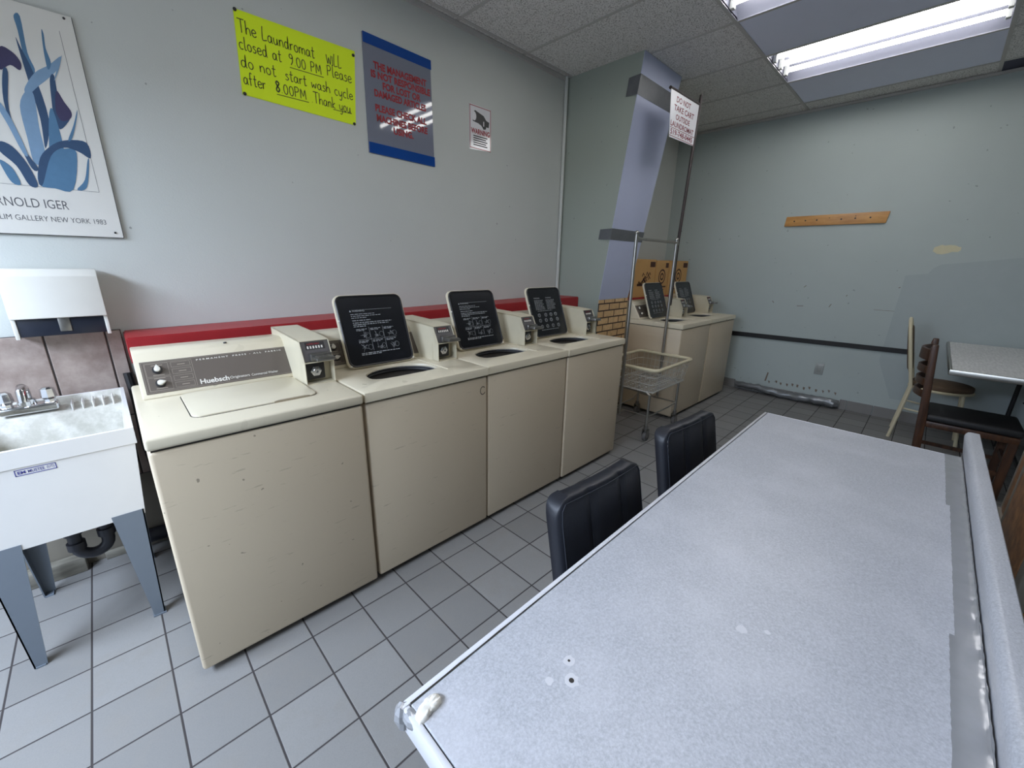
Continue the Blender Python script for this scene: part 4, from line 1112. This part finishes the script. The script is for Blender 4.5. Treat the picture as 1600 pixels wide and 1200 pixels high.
# ------------------------------------------------------------------ counter table in the foreground
TX0, TX1, TYL, TYR, TZ = 0.272, 2.135, -0.958, -1.625, 0.752
ys = -1.567
t = thing('counter_table', 'long mottled grey laminate counter table in the right foreground', 'table', ((TX0 + TX1) / 2, (TYL + TYR) / 2, 0))
ox, oy = t.location.x, t.location.y
def Lx(x): return x - ox
def Ly(y): return y - oy
MB().box(Lx(TX0 + 0.012), Lx(TX1 - 0.006), Ly(ys - 0.028), Ly(TYL - 0.012), TZ - 0.030, TZ, 0.0015, 1).build('laminate_top', M_lam, t)
MB().box(Lx(TX0 + 0.02), Lx(TX1 - 0.02), Ly(ys - 0.028), Ly(TYL - 0.02), TZ - 0.05, TZ - 0.0305).build('core_board', simple('chipboard', (150, 122, 90), 0.8), t)
eb = MB().box(Lx(TX0), Lx(TX1), Ly(TYL - 0.010), Ly(TYL), TZ - 0.045, TZ + 0.0005, 0.002).box(Lx(TX0), Lx(TX0 + 0.010), Ly(ys - 0.028), Ly(TYL - 0.0105), TZ - 0.045, TZ + 0.0005, 0.002).box(Lx(TX1 - 0.005), Lx(TX1), Ly(ys - 0.028), Ly(TYL - 0.0105), TZ - 0.045, TZ + 0.0005, 0.002)
eb.build('edge_banding', M_edge, t)
random.seed(9); sm = MB()
P = []
for i in range(61):
    x = TX0 + 0.012 + (TX1 - TX0 - 0.02) * i / 60
    P.append((x, 0.0042 * max(0.22, 1 - i / 40) * random.uniform(0.45, 1)))
V = [(Lx(x), Ly(TYL - 0.0112 + w_ / 2), TZ + 0.0007) for x, w_ in P] + [(Lx(x), Ly(TYL - 0.0112 - w_ / 2), TZ + 0.0007) for x, w_ in reversed(P)]
V += [(Lx(TX0 + 0.0095), Ly(TYR + 0.03), TZ + 0.0007), (Lx(TX0 + 0.0118), Ly(TYR + 0.03), TZ + 0.0007)]
sm._add(V, [(i, i + 1, 120 - i, 121 - i) for i in range(60)] + [(0, 121, 122, 123)])
sm.build('edge_gap', M_darkline, t, smooth=False)
# backsplash with rounded top
prof = [(Ly(ys - 0.0125), TZ - 0.002), (Ly(ys - 0.011), TZ + 0.012), (Ly(ys - 0.004), TZ + 0.055), (Ly(ys), TZ + 0.080), (Ly(ys - 0.0015), TZ + 0.089), (Ly(ys - 0.006), TZ + 0.095), (Ly(ys - 0.012), TZ + 0.097), (Ly(ys - 0.032), TZ + 0.097), (Ly(ys - 0.034), TZ + 0.095), (Ly(ys - 0.034), TZ - 0.05), (Ly(ys - 0.029), TZ - 0.05), (Ly(ys - 0.029), TZ - 0.002)]
MB().prism(prof, 'x', Lx(TX0 + 0.01), Lx(TX1)).build('backsplash', M_lam, t, angle=40)
yl = -1.541
def tape(xa, xb, yo, lift):
    # strip of tape lying on the top, crumpled where it turns up the backsplash
    tp = MB(); nx_ = max(8, int((xb - xa) / 0.009)); rows = []
    for i in range(nx_ + 1):
        x = xa + (xb - xa) * i / nx_
        je = random.uniform(-.0006, .0006)
        P = [(yl + yo + je, 0.0002), (yl + yo + je, 0.0006 + lift), (yl - 0.012, 0.0006 + lift), (ys - 0.001, 0.0008 + lift + random.uniform(0, .0006)), (ys - 0.006, 0.001 + random.uniform(0, .0022)),
             (ys - 0.0095, 0.0025 + random.uniform(0, .003)), (ys - 0.0092, 0.010 + random.uniform(-.001, .002)), (ys - 0.0070, 0.019 + random.uniform(-.002, .003))]
        rows.append([tp.bm.verts.new((Lx(x), Ly(y), TZ + z)) for y, z in P])
    for A, B in zip(rows, rows[1:]):
        for k in range(len(A) - 1): tp.bm.faces.new([A[k], A[k + 1], B[k + 1], B[k]])
    tp.build('seam_tape', M_silver, t, angle=25)
random.seed(31)
tape(1.66, TX1 - 0.002, 0.004, 0.0004); tape(1.05, 1.668, -0.004, 0.0); tape(TX0 + 0.012, 1.055, 0.003, 0.0003)
random.seed(4)
fc = [on(*p, 2, TZ) for p in ((655, 1133), (648, 1120), (655, 1108), (663, 1095), (672, 1088), (682, 1084), (689, 1090), (690, 1100), (682, 1110), (673, 1117), (666, 1128))]
fl = MB(); nv = len(fc); cc = sum(fc, Vector()) / nv
prev = None
for sc_, dz in ((1.0, -0.004), (1.0, 0.0015), (0.86, 0.0062), (0.6, 0.0075), (0.3, 0.0072)):
    ring = []
    for i in range(nv * 3):
        a, b = fc[i // 3], fc[(i // 3 + 1) % nv]; q = a.lerp(b, (i % 3) / 3)
        q = cc + (q - cc) * sc_
        ring.append(fl.bm.verts.new((Lx(q.x) + random.uniform(-.0012, .0012), Ly(q.y) + random.uniform(-.0012, .0012), TZ + dz + random.uniform(-.0012, .0012) * (dz > 0.002))))
    if prev:
        for i in range(nv * 3): fl.bm.faces.new([prev[i], prev[(i + 1) % (nv * 3)], ring[(i + 1) % (nv * 3)], ring[i]])
    prev = ring
fl.bm.faces.new(prev)
fl.build('corner_filler', M_filler, t, norm=True, angle=60)
ct = MB().sphere((Lx(TX0 + 0.004), Ly(TYL - 0.004), TZ - 0.022), 0.02, 12, (0.7, 0.7, 1.2))
for v in ct.bm.verts: v.co += Vector((random.uniform(-.002, .002), random.uniform(-.002, .002), random.uniform(-.002, .002)))
ct.sphere((Lx(TX0 + 0.006), Ly(TYL - 0.022), TZ - 0.012), 0.014, 10, (0.8, 1.3, 1.0))
ct.build('corner_tape', M_silver, t, angle=10)
for p, r in (((889, 1032), 0.0022), ((893, 1063), 0.0042)):
    q = on(*p, 2, TZ + 0.0006); MB().cyl((Lx(q.x), Ly(q.y), TZ - 0.001), (Lx(q.x), Ly(q.y), TZ + 0.0006), r, n=12).build('screw_hole', M_darkline, t, smooth=False)
M_worn = simple('worn_laminate', (206, 206, 210), 0.5)
for p, r in (((889, 1032), 0.010), ((893, 1063), 0.012), ((858, 1064), 0.007), ((1158, 983), 0.009), ((1199, 988), 0.005)):
    q = on(*p, 2, TZ + 0.0003)
    MB().prism([(Lx(q.x) + r * math.cos(a) * random.uniform(.8, 1.2), Ly(q.y) + r * math.sin(a) * random.uniform(.8, 1.2)) for a in [2 * PI * i / 14 for i in range(14)]], 'z', TZ - 0.001, TZ + 0.0003).build('worn_ring', M_worn, t, smooth=False)
for x in (TX0 + 0.12, TX1 - 0.12):
    for y in (TYL - 0.10, TYR + 0.10):
        MB().cyl((Lx(x), Ly(y), 0), (Lx(x), Ly(y), TZ - 0.05), 0.019, n=14).build('leg', M_steel, t)

# ------------------------------------------------------------------ leatherette chairs at the counter
def leather_chair(label, x, y, wd, rz_, worn=False):
    t = thing('leatherette_chair', label, 'chair', (x, y, 0), rz_, 'black chairs at the counter table')
    hw_ = wd / 2
    MB().box(-hw_, hw_, -0.42, -0.01, 0.41, 0.475, 0.018, 3).build('seat', M_leather, t)
    # padded back: rounded outline, slightly hollow across, leaning away from the table
    n = 14; m = MB(); H0, H1 = 0.40, 0.826; thk = 0.052
    nz = 16; r = 0.05
    def pos(u, v, side):
        x_ = u * hw_; z_ = H0 + (H1 - H0) * v
        dz = max(0, z_ - (H1 - r)); lim = hw_ - (r - math.sqrt(max(0, r * r - dz * dz)))
        x_ = max(-lim, min(lim, x_))
        yb = -0.055 + 0.085 * v + 0.012 * (u * u)
        ed = min(1, (hw_ - abs(u * hw_)) / 0.02); ed2 = min(1, (1 - v) * (H1 - H0) / 0.02)
        bul = thk / 2 * (0.62 + 0.38 * math.sqrt(max(0, min(ed, ed2))))
        for s_ in (-0.36, 0.36):
            d = abs(u - s_) * hw_
            if side < 0 and d < 0.02: bul -= 0.006 * (1 - d / 0.02)
        return Vector((x_, yb + side * bul, z_))
    us = sorted(set([-1, -0.96, -0.9] + [-0.8 + 0.1 * i for i in range(17)] + [0.9, 0.96, 1] + [-0.36, 0.36, -0.33, -0.39, 0.33, 0.39, -0.47, 0.47, -0.25, 0.25]))
    vs = [i / nz for i in range(nz - 1)] + [0.9, 0.93, 0.96, 0.98, 0.99, 1.0]
    vs = sorted(set(vs))
    G = {s: [[m.bm.verts.new(pos(u, v, s)) for u in us] for v in vs] for s in (-1, 1)}
    for i in range(len(vs) - 1):
        for j in range(len(us) - 1):
            m.bm.faces.new([G[-1][i][j], G[-1][i][j + 1], G[-1][i + 1][j + 1], G[-1][i + 1][j]])
            m.bm.faces.new([G[1][i][j], G[1][i + 1][j], G[1][i + 1][j + 1], G[1][i][j + 1]])
        for j in (0, len(us) - 1): m.bm.faces.new([G[-1][i][j], G[-1][i + 1][j], G[1][i + 1][j], G[1][i][j]])
    for i in (0, len(vs) - 1):
        for j in range(len(us) - 1): m.bm.faces.new([G[-1][i][j], G[-1][i][j + 1], G[1][i][j + 1], G[1][i][j]])
    bmesh.ops.remove_doubles(m.bm, verts=m.bm.verts, dist=0.0004)
    b = m.build('backrest', M_leather, t, norm=True, angle=60)
    sm = MB()
    ol = []
    for u, v in [(-0.93, 0.0), (-0.93, 0.5), (-0.93, 0.86), (-0.91, 0.94), (-0.84, 0.972), (-0.5, 0.975), (0, 0.975), (0.5, 0.975), (0.84, 0.972), (0.91, 0.94), (0.93, 0.86), (0.93, 0.5), (0.93, 0.0)]:
        p = pos(u, v, -1); ol.append((p.x, p.y - 0.0008, p.z))
    sm.tube(ol, 0.0016, 6)
    for s_ in (-0.36, 0.36): sm.tube([pos(s_, v, -1) + Vector((0, -0.0004, 0)) for v in (0.0, 0.3, 0.6, 0.9, 0.97)], 0.0014, 6)
    sm.build('stitched_seam', M_stitch, b)
    if worn:
        wm = MB()
        for v0, v1 in ((0.74, 0.80), (0.82, 0.89), (0.905, 0.925)):
            wm.ribbon([pos(-0.93, v0 + (v1 - v0) * q / 4, -1) + Vector((random.uniform(-.001, .001), -0.0012, 0)) for q in range(5)], 0.0035, (0, -1, 0))
        wm.ribbon([pos(-1.0, 0.93 + 0.03 * q / 3, -1) + Vector((0.004, -0.001, 0)) for q in range(4)], 0.006, (0, -1, 0))
        wm.build('worn_edge', M_offwhite, b, smooth=False)
    for sx in (-1, 1):
        MB().tube([(sx * (hw_ - 0.03), -0.39, 0.415), (sx * (hw_ - 0.025), -0.40, 0.0)], 0.0125, 10).build('leg', M_steel, t)
        MB().tube([(sx * (hw_ - 0.03), -0.03, 0.415), (sx * (hw_ - 0.025), 0.0, 0.0)], 0.0125, 10).build('leg', M_steel, t)
    return t
leather_chair('black leatherette chair at the counter table, nearer the camera', 0.948, -0.878, 0.375, math.radians(-3))
leather_chair('black leatherette chair at the counter table, farther from the camera with worn white edge', 1.572, -0.862, 0.385, math.radians(-5), True)

# ------------------------------------------------------------------ back corner: folding table and chairs
t = thing('folding_table', 'pale wood-grain folding table against the back wall at right', 'table', (4.52, -2.45, 0))
hx, hy, z = 0.75, 0.895, 0.795
M_pale = woodm('pale_grained_laminate', (196, 196, 194), (226, 226, 224), (14, 80, 14))
MB().box(-hx + 0.014, hx, -hy, hy - 0.014, z - 0.03, z, 0.002, 1).build('tabletop', M_pale, t)
MB().box(-hx, -hx + 0.014, -hy, hy, z - 0.036, z + 0.001, 0.005).box(-hx + 0.0145, hx, hy - 0.014, hy, z - 0.036, z + 0.001, 0.005).build('edge_trim', M_zinc, t)
for y in (hy - 0.46, -hy + 0.22):
    for x in (-hx + 0.16, hx - 0.16):
        MB().cyl((x, y, 0), (x, y, z - 0.03), 0.014, n=12).build('leg', M_black, t)
    MB().cyl((-hx + 0.16, y, 0.16), (hx - 0.16, y, 0.16), 0.010, n=10).cyl((-hx + 0.16, y, z - 0.05), (hx - 0.16, y, z - 0.05), 0.010, n=10).build('cross_bar', M_black, t)
    s = 1 if y > 0 else -1
    for x in (-0.2, 0.2): MB().cyl((x, y, z - 0.33), (x, y - s * 0.32, z - 0.03), 0.008, n=10).build('brace', M_black, t)

# ladder-back wooden chair facing right, seat under the folding table
t = thing('ladder_back_chair', 'dark brown wooden ladder-back chair with black seat tucked to the folding table', 'chair', (4.02, -1.50, 0))
for sx in (-1, 1):
    x = sx * 0.18
    MB().prism([(0.0, 0.0), (0.035, 0.46), (0.075, 0.90), (0.070, 0.93), (0.040, 0.93), (-0.008, 0.46), (-0.042, 0.0)], 'x', x - 0.019, x + 0.019, 0.006, 2, Matrix.Translation((0, -0.02, 0))).build('back_post', M_darkwood, t)
for i, (zz, hh) in enumerate(((0.855, 0.075), (0.755, 0.045), (0.675, 0.045), (0.595, 0.045))):
    yy = 0.02 + (zz - 0.46) * 0.08
    P = [(-0.165 + 0.33 * u / 10, yy + 0.045 * math.sin(PI * u / 10)) for u in range(11)]
    P += [(a, b - 0.016) for a, b in reversed(P)]
    MB().prism(P, 'z', zz - hh / 2, zz + hh / 2, 0.003, 1).build('slat', M_darkwood, t)
MB().box(-0.19, 0.19, -0.44, -0.03, 0.385, 0.425, 0.004).build('seat_frame', M_darkwood, t)
MB().box(-0.195, 0.195, -0.45, -0.02, 0.425, 0.475, 0.018, 3).build('seat', M_black, t)
for sx in (-1, 1): MB().prism([(sx * 0.155, 0.0), (sx * 0.15, 0.39), (sx * 0.19, 0.39), (sx * 0.187, 0.0)], 'y', -0.44, -0.40, 0.003, 1).build('front_leg', M_darkwood, t)
MB().box(-0.175, -0.160, -0.41, -0.03, 0.16, 0.185).box(0.160, 0.175, -0.41, -0.03, 0.16, 0.185).box(-0.16, 0.16, -0.425, -0.412, 0.22, 0.25).build('stretcher', M_darkwood, t)

# cream tubular chair
t = thing('hoop_back_chair', 'cream metal hoop-back chair with brown padded back by the back wall', 'chair', (4.87, -1.39, 0))
hw_ = 0.165
hp = [(-hw_, 0.022, 0.0), (-hw_, -0.010, 0.30), (-hw_, -0.025, 0.46), (-hw_, 0.01, 0.62), (-hw_ + 0.0, 0.05, 0.80)]
arcp = [(-hw_ * math.cos(a), 0.05 + 0.045 * math.sin(a), 0.80 + 0.20 * math.sin(a)) for a in [PI * i / 14 for i in range(1, 14)]]
MB().tube(hp + arcp + [(-a, b, c_) for a, b, c_ in reversed(hp)], 0.0125, 10).build('hoop_frame', M_creamtube, t)
P = [(0.125 * math.cos(a), 0.76 + 0.19 * math.sin(a)) for a in [2 * PI * i / 28 for i in range(28)]]
pad = MB().prism(P, 'y', -0.018, 0.018, 0.010, 2)
pad.xf(Matrix.Translation((0, 0.045, 0.0)) @ Matrix.Translation((0, 0, 0.76)) @ Matrix.Rotation(math.radians(-11), 4, 'X') @ Matrix.Translation((0, 0, -0.76)))
pad.build('back_pad', M_uphol, t)
MB().tube([(0.148 * math.cos(a), 0.045 + 0.2 * 0.20 * math.sin(a), 0.76 + 0.205 * math.sin(a)) for a in [2 * PI * i / 28 for i in range(28)]], 0.010, 8, closed=True).build('back_ring', M_creamtube, t)
MB().prism([(0.18 * math.cos(a), -0.20 + 0.19 * math.sin(a)) for a in [2 * PI * i / 30 for i in range(30)]], 'z', 0.455, 0.50, 0.014, 3).build('seat', M_uphol, t)
MB().tube([(0.178 * math.cos(a), -0.20 + 0.188 * math.sin(a), 0.45) for a in [2 * PI * i / 30 for i in range(30)]], 0.011, 8, closed=True).build('seat_ring', M_creamtube, t)
for sx in (-1, 1):
    MB().tube([(sx * 0.12, -0.33, 0.45), (sx * 0.15, -0.38, 0.0)], 0.0115, 10).build('front_leg', M_creamtube, t)
    MB().cyl((sx * 0.16, -0.006, 0.27), (sx * 0.135, -0.355, 0.24), 0.007, n=8).build('stretcher', M_creamtube, t)

# chairs on the far side of the counter, only their backs show
def panel_chair(label, x, y, top, rz_):
    t = thing('panel_back_chair', label, 'chair', (x, y, 0), rz_, 'panel-back chairs beside the counter')
    hw_ = 0.22
    P = lid_shape(2 * hw_, 0.44, 0.03)
    z0 = top - 0.44
    MB().prism([(a, b + z0) for a, b in P], 'y', -0.016, 0.010, 0.006, 3).build('back_shell', M_greyrim, t)
    MB().prism([(a * 0.78, (b - 0.22) * 0.82 + 0.20 + z0) for a, b in P], 'y', 0.008, 0.0125, 0.002, 2).build('back_pad', M_brownpanel, t)
    MB().box(-0.20, 0.20, -0.02, 0.02, z0 - 0.14, z0 + 0.02, 0.004).build('back_bracket', M_greyrim, t)
    MB().box(-0.21, 0.21, -0.42, 0.02, z0 - 0.16, z0 - 0.12, 0.01).build('seat', M_brownpanel, t)
    for sx in (-1, 1):
        for yy in (-0.39, -0.01): MB().cyl((sx * 0.18, yy, 0), (sx * 0.18, yy, z0 - 0.14), 0.013, n=10).build('leg', M_black, t)
    return t
panel_chair('brown panel-back chair with taupe rim beside the counter backsplash', 1.86, -1.715, 0.855, 0)
panel_chair('taupe-edged panel-back chair behind the nearer brown one, at the right photo edge', 2.42, -1.79, 0.85, 0)
